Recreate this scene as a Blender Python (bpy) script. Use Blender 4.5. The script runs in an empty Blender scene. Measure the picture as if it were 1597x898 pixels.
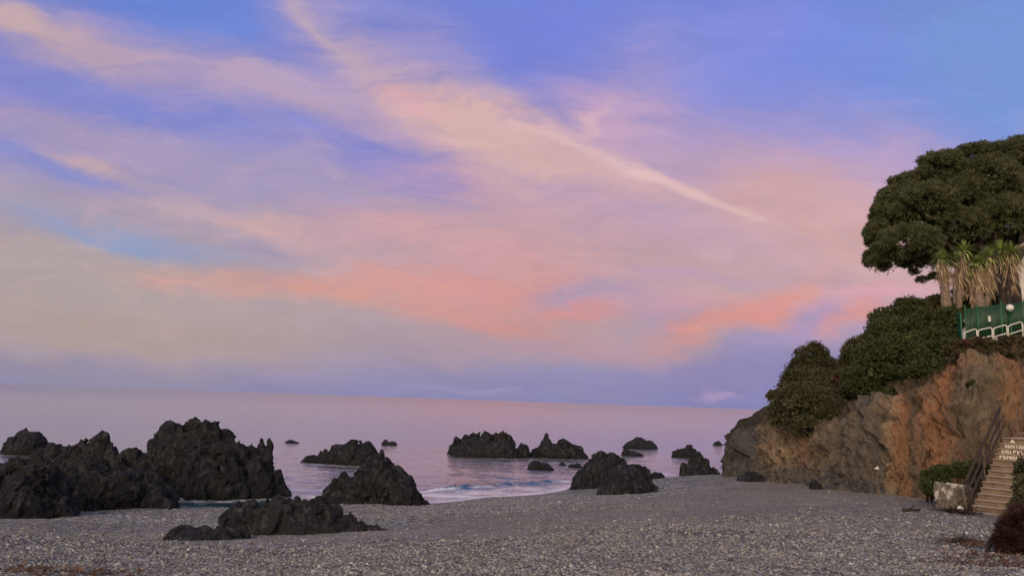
import bpy, math, random
import numpy as np
from mathutils import Vector, Matrix

S = bpy.context.scene
COL = S.collection
random.seed(4)
RNG = np.random.default_rng(11)

# ------------------------------------------------------------------ camera
EYE = np.array([0.0, 0.0, 5.0])            # z = 0 is the sea, the photographer stands on the beach at about 3.4 m
HFOV = math.radians(68.0)
PW, PH = 1597.0, 898.0
FPX = PW / 2 / math.tan(HFOV / 2)
PITCH = math.atan(176.0 / FPX)
ROLL = math.radians(1.95)
fw = np.array([0, math.cos(PITCH), math.sin(PITCH)])
r0 = np.array([1.0, 0, 0])
u0 = np.array([0, -math.sin(PITCH), math.cos(PITCH)])
CR = r0 * math.cos(ROLL) + u0 * math.sin(ROLL)
CU = u0 * math.cos(ROLL) - r0 * math.sin(ROLL)
cam_d = bpy.data.cameras.new("camera")
cam_d.sensor_width = 36.0
cam_d.lens = 18.0 / math.tan(HFOV / 2)
cam_d.clip_start = 0.05
cam_d.clip_end = 60000.0
cam = bpy.data.objects.new("camera", cam_d)
COL.objects.link(cam)
cam.matrix_world = Matrix(((CR[0], CU[0], -fw[0], EYE[0]), (CR[1], CU[1], -fw[1], EYE[1]), (CR[2], CU[2], -fw[2], EYE[2]), (0, 0, 0, 1)))
S.camera = cam

def ray(px, py):
    d = fw * FPX + CR * (px - PW / 2) + CU * (PH / 2 - py)
    return d / np.linalg.norm(d)
def at_y(px, py, Y):                        # survey helper: the point seen at a photo pixel, Y metres ahead
    d = ray(px, py)
    return EYE + d * (Y / d[1])
def at_z(px, py, z):                        # ... or at height z
    d = ray(px, py)
    return EYE + d * ((z - EYE[2]) / d[2])
def mpp(Y):                                 # metres per photo pixel, Y metres ahead
    return Y / FPX

S.view_settings.view_transform = 'Standard'
S.view_settings.look = 'None'
S.view_settings.gamma = 1.0
S.view_settings.exposure = 0.0
S.view_settings.use_curve_mapping = False

def lin(c):
    return tuple((v / 255 / 12.92 if v / 255 <= 0.04045 else ((v / 255 + 0.055) / 1.055) ** 2.4) for v in c)

# ------------------------------------------------------------------ node helper
class N:
    def __init__(s, tree):
        s.t = tree
    def new(s, kind, **kw):
        n = s.t.nodes.new(kind)
        for k, v in kw.items():
            setattr(n, k, v)
        return n
    def link(s, a, b):
        s.t.links.new(a, b)
    def put(s, sock, v):
        if isinstance(v, bpy.types.NodeSocket):
            s.t.links.new(v, sock)
        elif v is not None:
            if sock.type == 'RGBA' and hasattr(v, '__len__') and len(v) == 3:
                v = tuple(v) + (1.0,)
            sock.default_value = v
    def math(s, op, a, b=None, c=None, clamp=False):
        n = s.new('ShaderNodeMath', operation=op, use_clamp=clamp)
        s.put(n.inputs[0], a)
        if b is not None: s.put(n.inputs[1], b)
        if c is not None: s.put(n.inputs[2], c)
        return n.outputs[0]
    def vmath(s, op, a, b=None, scale=None):
        n = s.new('ShaderNodeVectorMath', operation=op)
        s.put(n.inputs[0], a)
        if b is not None: s.put(n.inputs[1], b)
        if scale is not None: s.put(n.inputs['Scale'], scale)
        return n.outputs[1] if op in ('LENGTH', 'DOT_PRODUCT', 'DISTANCE') else n.outputs[0]
    def mix(s, f, a, b, mode='MIX'):
        n = s.new('ShaderNodeMixRGB', blend_type=mode)
        s.put(n.inputs[0], f); s.put(n.inputs[1], a); s.put(n.inputs[2], b)
        return n.outputs[0]
    def noise(s, vec, scale, detail=3.0, rough=0.5, dist=0.0, color=False):
        n = s.new('ShaderNodeTexNoise')
        s.put(n.inputs['Vector'], vec)
        n.inputs['Scale'].default_value = scale
        n.inputs['Detail'].default_value = detail
        n.inputs['Roughness'].default_value = rough
        n.inputs['Distortion'].default_value = dist
        return n.outputs['Color'] if color else n.outputs['Fac']
    def ramp(s, f, stops, interp='LINEAR'):
        n = s.new('ShaderNodeValToRGB')
        cr = n.color_ramp
        cr.interpolation = interp
        while len(cr.elements) < len(stops):
            cr.elements.new(0.5)
        for e, (p, c) in zip(cr.elements, stops):
            e.position = p
            e.color = (c, c, c, 1) if isinstance(c, (int, float)) else tuple(c) + (1,)
        s.put(n.inputs[0], f)
        return n.outputs[0]
    def remap(s, v, a, b, c=0.0, d=1.0, smooth=False):
        n = s.new('ShaderNodeMapRange')
        n.interpolation_type = 'SMOOTHSTEP' if smooth else 'LINEAR'
        s.put(n.inputs[0], v)
        for i, x in enumerate((a, b, c, d)):
            n.inputs[i + 1].default_value = x
        return n.outputs[0]
    def mapping(s, vec, loc=(0, 0, 0), rot=(0, 0, 0), scale=(1, 1, 1), kind='POINT'):
        n = s.new('ShaderNodeMapping', vector_type=kind)
        s.put(n.inputs[0], vec)
        n.inputs[1].default_value = loc
        n.inputs[2].default_value = rot
        n.inputs[3].default_value = scale
        return n.outputs[0]

# ------------------------------------------------------------------ sky
SUN_EL, SUN_AZ = math.radians(1.5), math.radians(205.0)     # the low sun is behind the photographer, a little to the left
SKY_STRENGTH = 0.03
world = bpy.data.worlds.new("World")
S.world = world
world.use_nodes = True
world.node_tree.nodes.clear()
w = N(world.node_tree)

def build_sky():
    dirv = w.new('ShaderNodeTexCoord').outputs['Generated']
    sep = w.new('ShaderNodeSeparateXYZ'); w.link(dirv, sep.inputs[0])
    X, Y, Z = sep.outputs
    yc = w.math('MAXIMUM', Y, 0.12)
    U = w.math('DIVIDE', X, yc)
    V = w.math('DIVIDE', Z, yc)
    comb = w.new('ShaderNodeCombineXYZ'); w.link(U, comb.inputs[0]); w.link(V, comb.inputs[1])
    P = comb.outputs[0]
    # domain warp so every bank of cloud has a torn edge
    rotP = w.mapping(P, rot=(0, 0, math.radians(20)))
    w1 = w.noise(w.mapping(rotP, scale=(2.0, 4.5, 1)), 1.3, 3, 0.55, color=True)
    w2 = w.noise(w.mapping(rotP, loc=(3, 1, 0), scale=(5.0, 15, 1)), 1.7, 5, 0.62, color=True)
    w1 = w.vmath('SCALE', w.vmath('SUBTRACT', w1, (0.5, 0.5, 0.5)), scale=0.13)
    w2 = w.vmath('SCALE', w.vmath('SUBTRACT', w2, (0.5, 0.5, 0.5)), scale=0.045)
    warp = w.vmath('MULTIPLY', w.vmath('ADD', w1, w2), (1.5, 0.8, 0.0))
    Q = w.vmath('ADD', P, warp)
    # wisps: two fans of fibres
    wa = w.noise(w.mapping(Q, rot=(0, 0, math.radians(20)), scale=(2.2, 15, 1)), 1.5, 8, 0.68)
    wb = w.noise(w.mapping(Q, loc=(7, 2, 0), rot=(0, 0, math.radians(8)), scale=(3.5, 14, 1)), 1.6, 8, 0.68)
    wisp = w.math('ADD', w.math('MULTIPLY', wa, 0.55), w.math('MULTIPLY', wb, 0.45))
    wispm = w.remap(wisp, 0.34, 0.62, 0.30, 1.35)
    # gradient of the clear air
    def vv(y):
        d = ray(798, y); return d[2] / d[1]
    stops = [(626, (142, 141, 184)), (585, (148, 145, 180)), (540, (163, 149, 172)), (480, (177, 156, 166)), (400, (176, 156, 168)),
             (300, (160, 150, 192)), (200, (140, 140, 210)), (100, (122, 133, 215)), (0, (113, 131, 216)), (-260, (80, 105, 190))]
    vmax = vv(-260)
    vn = w.math('DIVIDE', V, vmax, clamp=True)
    col = w.ramp(vn, [(max(0.0, min(1.0, vv(y) / vmax)), lin(c)) for y, c in stops])
    front = w.remap(Y, 0.12, 0.45, 0.0, 1.0, True)
    strokes = [
        # blue openings
        (300, 15, 420, 130, 14, (102, 132, 216), .85, 0), (500, 85, 150, 120, 40, (116, 128, 216), .8, 0),
        (180, 150, 400, 70, 17, (130, 135, 208), .8, 0), 
        (850, 60, 240, 260, 60, (114, 127, 218), .75, 0), (1250, 140, 560, 330, 8, (120, 138, 226), .95, 0),
        (1580, 90, 480, 330, 0, (118, 149, 218), .95, 0), (100, 255, 330, 50, 18, (134, 139, 206), .75, 0),
        (60, 460, 620, 230, 4, (174, 160, 162), .85, 0), (220, 520, 640, 90, 3, (178, 156, 154), .6, 0),
        (150, 362, 330, 40, 11, (134, 157, 203), .85, 0), (330, 388, 260, 32, 10, (148, 156, 196), .6, 0),
        (1300, 580, 460, 110, -6, (132, 131, 190), .95, 0), (1000, 596, 700, 55, 3, (137, 138, 188), .8, 0),
        (100, 580, 560, 50, 3, (146, 143, 172), .7, 0),
        # long lilac and cream banks from the upper left
        (110, 74, 400, 80, 17, (186, 160, 180), .95, 1), (430, 145, 420, 95, 17, (184, 160, 190), .95, 1),
        (25, 45, 180, 50, 10, (204, 172, 172), .7, 1), (620, 205, 260, 70, 24, (182, 158, 194), .8, 1),
        (565, 90, 300, 140, 46, (180, 159, 196), .95, 1), (515, 40, 220, 36, 52, (198, 172, 186), .7, 1), (690, 90, 200, 120, 60, (168, 152, 204), .6, 1),
        (260, 245, 560, 70, 13, (170, 153, 190), .9, 1), (165, 262, 150, 24, 20, (204, 170, 172), .85, 1),
        (340, 330, 460, 75, 9, (174, 156, 182), .8, 1), (430, 345, 180, 32, 14, (212, 172, 170), .85, 1), (270, 325, 130, 30, 8, (196, 168, 172), .6, 1),
        (560, 290, 320, 80, 12, (160, 149, 194), .6, 1), 
        (600, 256, 260, 62, 20, (122, 130, 212), 1.0, 0), (690, 285, 140, 50, 15, (126, 132, 214), .9, 0), (470, 215, 200, 30, 20, (134, 138, 214), .7, 0),
        (190, 160, 300, 34, 18, (128, 135, 212), .8, 0), (110, 262, 220, 20, 20, (132, 138, 208), .6, 0), (430, 385, 120, 26, 12, (158, 148, 182), .7, 0),
        (60, 330, 260, 40, 10, (178, 160, 178), .6, 1), (60, 190, 260, 50, 15, (168, 150, 188), .7, 1),
        # pink body of the sky, centre and right
        (1260, 330, 520, 240, 12, (216, 166, 164), .9, 0), (1400, 260, 240, 120, 10, (196, 162, 198), .6, 0),
        (860, 335, 520, 240, 15, (204, 158, 168), .8, 1), (950, 190, 230, 140, -20, (206, 166, 194), .85, 1), (1000, 100, 170, 150, 0, (160, 148, 208), .65, 1),
        (905, 205, 110, 22, -35, (220, 178, 190), .7, 1), (1150, 60, 120, 160, 70, (140, 140, 220), .5, 1),
        (1080, 360, 380, 60, 14, (192, 156, 180), .6, 1), (900, 300, 260, 34, 18, (190, 158, 188), .5, 1),
        (820, 405, 540, 95, 5, (206, 155, 162), .7, 1), (700, 420, 180, 26, 6, (180, 152, 172), .7, 1), (600, 405, 220, 18, 4, (184, 156, 172), .6, 1), (640, 370, 260, 50, 10, (212, 160, 166), .7, 1),
        # bright streak of an old vapour trail and the bank above it
        (720, 195, 300, 85, 25, (218, 178, 172), .95, 1), (630, 158, 100, 30, 22, (228, 172, 180), .7, 1), (860, 240, 330, 46, 20, (217, 174, 172), .85, 1),
        (1010, 278, 260, 17, 21, (228, 188, 188), .9, 0), (1100, 308, 190, 14, 24, (224, 184, 182), .8, 1), (870, 228, 200, 18, 16, (226, 186, 186), .7, 0),
        # salmon undersides low over the sea
        (520, 446, 480, 44, 4, (214, 154, 146), .95, 1), (265, 437, 120, 20, 8, (214, 162, 158), .8, 1), (680, 440, 260, 36, 2, (216, 154, 156), .7, 1),
        (840, 462, 380, 70, 8, (214, 142, 140), .75, 1), (950, 490, 260, 32, 0, (220, 138, 136), .8, 1), (770, 505, 300, 45, 12, (210, 142, 142), .8, 1),
        (925, 462, 200, 38, -6, (172, 146, 176), .85, 0), (1045, 492, 210, 75, 8, (168, 147, 182), .75, 0), (1100, 425, 260, 28, 4, (188, 152, 178), .7, 1),
        (850, 540, 520, 40, 3, (176, 146, 168), .6, 1), (1200, 574, 330, 45, -4, (134, 131, 186), .9, 0), (1240, 500, 150, 60, -32, (150, 142, 200), .9, 0), (1380, 500, 200, 60, -10, (152, 142, 200), .7, 0),
        (1160, 488, 220, 52, -24, (218, 143, 138), 1.0, 1), (1115, 516, 150, 42, -10, (214, 142, 142), .8, 1), (1310, 480, 130, 46, -28, (216, 146, 146), .95, 1),
        (1370, 448, 220, 30, -8, (218, 160, 178), .8, 1), (1080, 470, 160, 40, 0, (214, 154, 165), .5, 1),
        (1115, 608, 62, 8, 0, (172, 154, 196), .9, 0), (715, 600, 160, 9, 1, (158, 149, 186), .7, 0), (760, 594, 60, 6, 1, (164, 152, 188), .6, 0),
    ]
    for (cx, cy, L, W, ang, rgb, st, wis) in strokes:
        a = math.radians(ang)
        def uv(x, y):
            d = ray(x, y); return np.array([d[0] / d[1], d[2] / d[1]])
        c = uv(cx, cy)
        e = uv(cx + 20 * math.cos(a), cy + 20 * math.sin(a)) - c
        f = uv(cx - 20 * math.sin(a), cy + 20 * math.cos(a)) - c
        sl, sw = np.linalg.norm(e) / 20, np.linalg.norm(f) / 20
        m = w.mapping(Q, (c[0], c[1], 0), (0, 0, math.atan2(e[1], e[0])), (L * sl, W * sw, 1), 'TEXTURE')
        g = w.new('ShaderNodeTexGradient', gradient_type='QUADRATIC_SPHERE')
        w.link(m, g.inputs[0])
        k = w.math('MULTIPLY', g.outputs[1], 1.75 * st)
        if wis:
            k = w.math('MULTIPLY', k, wispm)
        k = w.math('MINIMUM', k, st)
        col = w.mix(k, col, lin(rgb))
    # fine fibre brightness over everything that is cloud
    curd = w.noise(w.mapping(Q, rot=(0, 0, math.radians(14)), scale=(5, 13, 1)), 2.2, 6, .68)
    col = w.mix(w.math('MULTIPLY', w.remap(curd, .50, .66, 0, .30), w.math('MULTIPLY', w.remap(V, .46, .30), w.remap(V, .05, .14))), col, w.mix(.5, col, lin((150, 146, 200))))
    col = w.mix(w.math('MULTIPLY', w.remap(curd, .50, .36, 0, .22), w.math('MULTIPLY', w.remap(V, .46, .30, .12, 1.0), w.remap(V, .05, .14))), col, lin((216, 174, 182)))
    col = w.mix(1.0, col, w.remap(wisp, 0.25, 0.75, 0.86, 1.12), 'MULTIPLY')
    # the rest of the dome: brighter, warmer air towards the sunrise behind the camera
    back = w.ramp(w.math('ADD', w.math('MULTIPLY', Z, 0.5), 0.5), [(0.0, (0.25, 0.22, 0.20)), (0.5, (0.72, 0.50, 0.38)), (0.62, (0.68, 0.51, 0.42)), (0.8, (0.42, 0.38, 0.44)), (1.0, (0.28, 0.29, 0.46))])
    col = w.mix(front, back, col)
    sky = w.new('ShaderNodeTexSky', sky_type='NISHITA', sun_disc=False)
    sky.sun_elevation = SUN_EL
    sky.sun_rotation = SUN_AZ
    bg1 = w.new('ShaderNodeBackground'); bg1.inputs[1].default_value = SKY_STRENGTH
    w.link(sky.outputs[0], bg1.inputs[0])
    bg2 = w.new('ShaderNodeBackground'); bg2.inputs[1].default_value = 0.92
    w.link(col, bg2.inputs[0])
    add = w.new('ShaderNodeAddShader')
    w.link(bg1.outputs[0], add.inputs[0]); w.link(bg2.outputs[0], add.inputs[1])
    out = w.new('ShaderNodeOutputWorld')
    w.link(add.outputs[0], out.inputs[0])
build_sky()
world.cycles.sampling_method = 'MANUAL'
world.cycles.sample_map_resolution = 512

sun_d = bpy.data.lights.new("sun", 'SUN')
sun_d.energy = 2.3
sun_d.angle = math.radians(35)
sun_d.color = (1.0, 0.80, 0.60)
sun = bpy.data.objects.new("sun", sun_d)
COL.objects.link(sun)
LAMP_EL = math.radians(24)                  # centre of the glow of the dawn sky behind the camera
sd = Vector((math.sin(SUN_AZ) * math.cos(LAMP_EL), math.cos(SUN_AZ) * math.cos(LAMP_EL), math.sin(LAMP_EL)))
sun.rotation_euler = sd.to_track_quat('Z', 'Y').to_euler()
sun.location = (-10, -20, 25)

# ------------------------------------------------------------------ object helpers
def tag(o, label=None, cat=None, group=None, kind=None):
    if label: o['label'] = label
    if cat: o['category'] = cat
    if group: o['group'] = group
    if kind: o['kind'] = kind
    return o
def link(name, me, mat, parent=None):
    o = bpy.data.objects.new(name, me)
    COL.objects.link(o)
    if mat is not None:
        me.materials.append(mat)
    if parent is not None:
        o.parent = parent
        o.matrix_parent_inverse = Matrix.Translation(-parent.location)
    return o
def empty(name, loc):
    o = bpy.data.objects.new(name, None)
    o.empty_display_size = 0.2
    COL.objects.link(o)
    o.location = Vector(loc)
    return o
def mesh(name, V, F, smooth=True):
    """V (n,3); F is an (m,k) array, or a list of faces"""
    me = bpy.data.meshes.new(name)
    V = np.asarray(V, np.float32)
    if isinstance(F, np.ndarray):
        m, k = F.shape
        me.vertices.add(len(V)); me.vertices.foreach_set('co', V.ravel())
        me.loops.add(m * k); me.loops.foreach_set('vertex_index', F.astype(np.int32).ravel())
        me.polygons.add(m)
        me.polygons.foreach_set('loop_start', np.arange(0, m * k, k, dtype=np.int32))
        me.polygons.foreach_set('loop_total', np.full(m, k, dtype=np.int32))
        me.update(calc_edges=True)
    else:
        me.from_pydata([tuple(map(float, v)) for v in V], [], [tuple(int(i) for i in f) for f in F])
        me.update()
    me.polygons.foreach_set('use_smooth', np.full(len(me.polygons), smooth, dtype=bool))
    return me
def attr(me, name, vals):
    a = me.attributes.new(name, 'FLOAT', 'POINT')
    a.data.foreach_set('value', np.asarray(vals, np.float32).ravel())

# numpy noise ---------------------------------------------------------
def _h(ix, iy, iz, seed):
    h = (ix * np.int64(374761393) + iy * np.int64(668265263) + iz * np.int64(2147483647 // 3) + np.int64(seed) * np.int64(974634527)) & 0xFFFFFFFF
    h = ((h ^ (h >> 13)) * np.int64(1274126177)) & 0xFFFFFFFF
    h = ((h ^ (h >> 16)) * np.int64(85734257)) & 0xFFFFFFFF
    return ((h ^ (h >> 15)) & 0xFFFFFF) / float(0xFFFFFF)
def vnoise(p, seed=0):
    i = np.floor(p).astype(np.int64)
    f = p - i
    f = f * f * f * (f * (f * 6 - 15) + 10)
    x, y, z = i[..., 0], i[..., 1], i[..., 2]
    fx, fy, fz = f[..., 0], f[..., 1], f[..., 2]
    def L(a, b, t): return a + (b - a) * t
    r = L(L(L(_h(x, y, z, seed), _h(x + 1, y, z, seed), fx), L(_h(x, y + 1, z, seed), _h(x + 1, y + 1, z, seed), fx), fy),
          L(L(_h(x, y, z + 1, seed), _h(x + 1, y, z + 1, seed), fx), L(_h(x, y + 1, z + 1, seed), _h(x + 1, y + 1, z + 1, seed), fx), fy), fz)
    return r * 2 - 1
def fbm(p, octaves=4, gain=0.5, seed=0):
    s = 0; a = 1.0; n = 0
    for o in range(octaves):
        s = s + a * vnoise(p * (2.03 ** o) + 17.3 * o, seed + o); n += a; a *= gain
    return s / n
def ridged(p, octaves=4, gain=0.55, seed=0):
    s = 0; a = 1.0; n = 0
    for o in range(octaves):
        s = s + a * (1 - 2.2 * np.abs(vnoise(p * (2.03 ** o) + 11.7 * o, seed + o))); n += a; a *= gain
    return s / n
def worley(p, seed=0):
    i = np.floor(p).astype(np.int64)
    d1 = np.full(p.shape[:-1], 9.0); d2 = d1.copy(); cell = d1 * 0
    for dx in (-1, 0, 1):
        for dy in (-1, 0, 1):
            for dz in (-1, 0, 1):
                c = i + np.array([dx, dy, dz])
                q = np.stack([c[..., 0] + _h(c[..., 0], c[..., 1], c[..., 2], seed), c[..., 1] + _h(c[..., 0], c[..., 1], c[..., 2], seed + 1),
                              c[..., 2] + _h(c[..., 0], c[..., 1], c[..., 2], seed + 2)], -1)
                d = np.linalg.norm(p - q, axis=-1)
                hit = d < d1
                cell = np.where(hit, _h(c[..., 0], c[..., 1], c[..., 2], seed + 3), cell)
                d2 = np.where(hit, d1, np.minimum(d2, d)); d1 = np.where(hit, d, d1)
    return d1, d2, cell
def facets(p, seed=0):
    """fracture planes: every cell of rock is cut off by its own tilted plane"""
    i = np.floor(p).astype(np.int64)
    d1 = np.full(p.shape[:-1], 9.0); val = d1 * 0
    for dx in (-1, 0, 1):
        for dy in (-1, 0, 1):
            for dz in (-1, 0, 1):
                c = i + np.array([dx, dy, dz])
                h = [_h(c[..., 0], c[..., 1], c[..., 2], seed + k) for k in range(7)]
                v = p - np.stack([c[..., 0] + h[0], c[..., 1] + h[1], c[..., 2] + h[2]], -1)
                d = np.linalg.norm(v, axis=-1)
                hit = d < d1
                f = (h[3] - .5) * .7 + 1.5 * ((h[4] - .5) * v[..., 0] + (h[5] - .5) * v[..., 1] + (h[6] - .5) * v[..., 2])
                val = np.where(hit, f, val); d1 = np.where(hit, d, d1)
    return val

# ------------------------------------------------------------------ materials
def material(name):
    m = bpy.data.materials.new(name)
    m.use_nodes = True
    m.node_tree.nodes.clear()
    n = N(m.node_tree)
    b = n.new('ShaderNodeBsdfPrincipled')
    o = n.new('ShaderNodeOutputMaterial')
    n.link(b.outputs[0], o.inputs[0])
    return m, n, b
def bump(n, b, h, strength, dist, normal=None):
    k = n.new('ShaderNodeBump')
    k.inputs['Strength'].default_value = strength
    k.inputs['Distance'].default_value = dist
    n.put(k.inputs['Height'], h)
    if normal is not None: n.link(normal, k.inputs['Normal'])
    if b is not None: n.link(k.outputs[0], b.inputs['Normal'])
    return k.outputs[0]
def pos(n):
    return n.new('ShaderNodeNewGeometry').outputs['Position']
def getattr_node(n, name):
    return n.new('ShaderNodeAttribute', attribute_name=name).outputs['Fac']

def rock_material(name, dark, mid, light, brown, wet=True):
    m, n, b = material(name)
    P = pos(n)
    f1 = n.noise(P, 0.9, 4, 0.6)
    f2 = n.noise(n.mapping(P, scale=(1, 1, .5)), 4.5, 5, 0.65)
    col = n.mix(n.remap(f1, .38, .62), dark, mid)
    col = n.mix(n.math('MULTIPLY', n.remap(n.noise(P, 0.55, 3, .6), .5, .68), .8), col, brown)
    col = n.mix(n.math('MULTIPLY', n.remap(f2, .50, .70), .8), col, light)
    # pale scabs of lichen and salt
    col = n.mix(n.math('MULTIPLY', n.remap(n.noise(P, 13, 3, .6), .62, .74), .45), col, light)
    rough = 0.85
    if wet:                                   # the tide line: dark wet weed just above the water
        z = n.new('ShaderNodeSeparateXYZ'); n.link(P, z.inputs[0])
        zz = n.math('ADD', z.outputs[2], n.math('MULTIPLY', n.noise(P, 2.0, 3), .5))
        wetm = n.remap(zz, .75, .35)
        col = n.mix(n.math('MULTIPLY', wetm, .7), col, (0.018, 0.017, 0.014))
        rough = n.remap(wetm, 0, 1, .85, .45)
    n.put(b.inputs['Base Color'], col)
    n.put(b.inputs['Roughness'], rough)
    b.inputs['Specular IOR Level'].default_value = 0.3
    h = n.math('ADD', n.noise(P, 7, 6, .7), n.math('MULTIPLY', n.noise(P, 30, 4, .7), .35))
    v = n.new('ShaderNodeTexVoronoi', feature='DISTANCE_TO_EDGE'); v.inputs['Scale'].default_value = 3.0
    n.put(v.inputs['Vector'], n.vmath('ADD', P, n.vmath('SCALE', n.noise(P, 2.5, 3, color=True), scale=.6)))
    h = n.math('ADD', h, n.math('MULTIPLY', n.math('MINIMUM', v.outputs[0], .12), 2.0))
    bump(n, b, h, 1.0, 0.32)
    return m
M_ROCK = rock_material("dark_rock", (.011, .0115, .016), (.030, .0305, .038), (.115, .115, .118), (.040, .035, .029))
M_ROCK2 = rock_material("beach_rock", (.014, .0145, .020), (.038, .038, .047), (.135, .134, .138), (.050, .045, .036), wet=False)

def simple(name, c, rough=.7, var=.25, scale=6, metal=0, c2=None, bumpk=.2):
    m, n, b = material(name)
    P = pos(n)
    f = n.noise(P, scale, 4, .6)
    c2 = c2 or tuple(v * (1 - var) for v in c)
    n.put(b.inputs['Base Color'], n.mix(n.remap(f, .35, .65), c, c2))
    b.inputs['Roughness'].default_value = rough
    b.inputs['Metallic'].default_value = metal
    if bumpk: bump(n, b, n.noise(P, scale * 6, 4, .7), bumpk, .02)
    return m
def leaf_material(name, stops, trans=.25, rough=.55, patch=None):
    m, n, b = material(name)
    g = n.new('ShaderNodeNewGeometry')
    P = g.outputs['Position']
    r = n.math('ADD', n.math('MULTIPLY', g.outputs['Random Per Island'], .6), n.math('MULTIPLY', n.noise(P, 1.1, 3, .6), .8))
    col = n.ramp(n.remap(r, .25, 1.1), stops)
    if patch:
        col = n.mix(n.math('MULTIPLY', n.remap(n.noise(P, patch[1], 2), .6, .68), .8), col, patch[0])
    n.put(b.inputs['Base Color'], col)
    b.inputs['Roughness'].default_value = rough
    b.inputs['Specular IOR Level'].default_value = .25
    tr = n.new('ShaderNodeBsdfTranslucent'); n.put(tr.inputs[0], col)
    mx = n.new('ShaderNodeMixShader'); mx.inputs[0].default_value = trans
    n.link(b.outputs[0], mx.inputs[1]); n.link(tr.outputs[0], mx.inputs[2])
    out = [x for x in m.node_tree.nodes if x.type == 'OUTPUT_MATERIAL'][0]
    n.link(mx.outputs[0], out.inputs[0])
    return m

# ------------------------------------------------------------------ beach
BEACH_PTS = [(0, 898, 3.1), (800, 898, 3.15), (1597, 898, 2.95), (0, 850, 2.55), (800, 850, 2.55), (1500, 850, 2.45), (1510, 803, 2.0), (1590, 820, 2.1),
             (300, 840, 1.6), (0, 812, 1.15), (258, 791, .15), (285, 794, 0.0), (345, 796, 0.0), (400, 794, 0.0), (180, 797, .7), (505, 784, 0.05), (600, 785, .06), (665, 785, 0.0), (760, 775, 0.0), (880, 764, 0.0), (902, 757, 0.0),
             (980, 771, .5), (1012, 752, .75), (1060, 741, 1.0), (1130, 739, 1.15), (1190, 748, 1.35), (1270, 757, 1.6), (1380, 769, 1.8), (1450, 771, 1.9),
             (800, 800, 1.1), (800, 825, 1.85), (1100, 800, 1.75), (1100, 770, 1.35), (1100, 830, 2.25), (400, 840, 1.55), (600, 820, 1.25), (450, 802, .55), (640, 803, .75), (1350, 800, 2.0), (1250, 850, 2.5), (400, 870, 2.5)]
bp = [tuple(at_z(a, b, c)) for a, b, c in BEACH_PTS]
bp += [tuple(at_z(310, 780, 0)[:2]) + (-1.1,), tuple(at_z(355, 780, 0)[:2]) + (-1.0,), tuple(at_z(420, 775, 0)[:2]) + (-.9,), (0, 0, 3.4), (-8, -8, 3.6), (8, -8, 3.6), (0, -30, 4.2), (-30, -25, 3.5), (30, -25, 4.2), (-25, 8, 2.0), (-45, 5, 1.8), (-70, -5, 2.2), (-30, 22, .6), (-45, 24, .2), (-70, 22, .2), (-90, 20, 0.1),
       (-24, 30, -.5), (-18, 38, -.9), (-50, 36, -1.3), (-90, 34, -1.2), (-10, 40, -.8), (-4, 44, -.9), (0, 50, -1.0), (5, 52, -.9), (8, 52, -.7), (-20, 60, -2), (10, 64, -1.4), (30, 75, -1.6), (14, 54, -.5), (-60, 70, -3), (0, 90, -3.0), (60, 100, -3), (-90, 100, -3.5),
       (22, 22, 2.4), (28, 10, 3.2), (28, 35, 2.5), (40, 20, 3), (60, 0, 4), (22, 60, -.5)]
bp = np.array(bp)
def _kern(a, b):
    d = np.sqrt(((a[:, None, :2] - b[None, :, :2]) ** 2).sum(-1) + .5)
    return d
_K = _kern(bp, bp)
_A = np.block([[_K - 0.15 * np.eye(len(bp)), np.ones((len(bp), 1))], [np.ones((1, len(bp))), np.zeros((1, 1))]])
_w = np.linalg.solve(_A, np.append(bp[:, 2], 0))
def beach_z(x, y, detail=True):
    x = np.atleast_1d(np.asarray(x, float)); y = np.atleast_1d(np.asarray(y, float))
    q = np.stack([x.ravel(), y.ravel(), 0 * x.ravel()], -1)
    z = np.empty(len(q))
    for s in range(0, len(q), 20000):
        z[s:s + 20000] = _kern(q[s:s + 20000], bp) @ _w[:-1] + _w[-1]
    if detail:
        k = np.clip(z / 0.5, 0, 1)
        # storm ridges running along the shore, and trodden hollows
        z = z + k * (0.10 * fbm(q * .30 + 3, 3, seed=5) + 0.09 * ridged(np.stack([q[:, 0] * .07 + q[:, 1] * .03, q[:, 1] * .33 - q[:, 0] * .03, q[:, 2]], -1), 2, seed=7) + 0.022 * fbm(q * 1.6, 3, seed=9))
    return z.reshape(x.shape)

def polar_grid():
    th = np.concatenate([np.linspace(-180, -60, 60, endpoint=False), np.linspace(-60, 55, 620, endpoint=False), np.linspace(55, 180, 60)])
    r = np.concatenate([[0.3], np.geomspace(1.0, 4.5, 12, endpoint=False), np.geomspace(4.5, 60, 360, endpoint=False), np.geomspace(60, 170, 18)])
    T, R = np.meshgrid(np.radians(th), r)
    X, Y = R * np.sin(T), R * np.cos(T)
    Zb = beach_z(X, Y)
    m, k = X.shape
    idx = np.arange(m * k).reshape(m, k)
    F = np.stack([idx[:-1, :-1], idx[:-1, 1:], idx[1:, 1:], idx[1:, :-1]], -1).reshape(-1, 4)[:, ::-1]
    return np.stack([X, Y, Zb], -1).reshape(-1, 3), F

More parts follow.
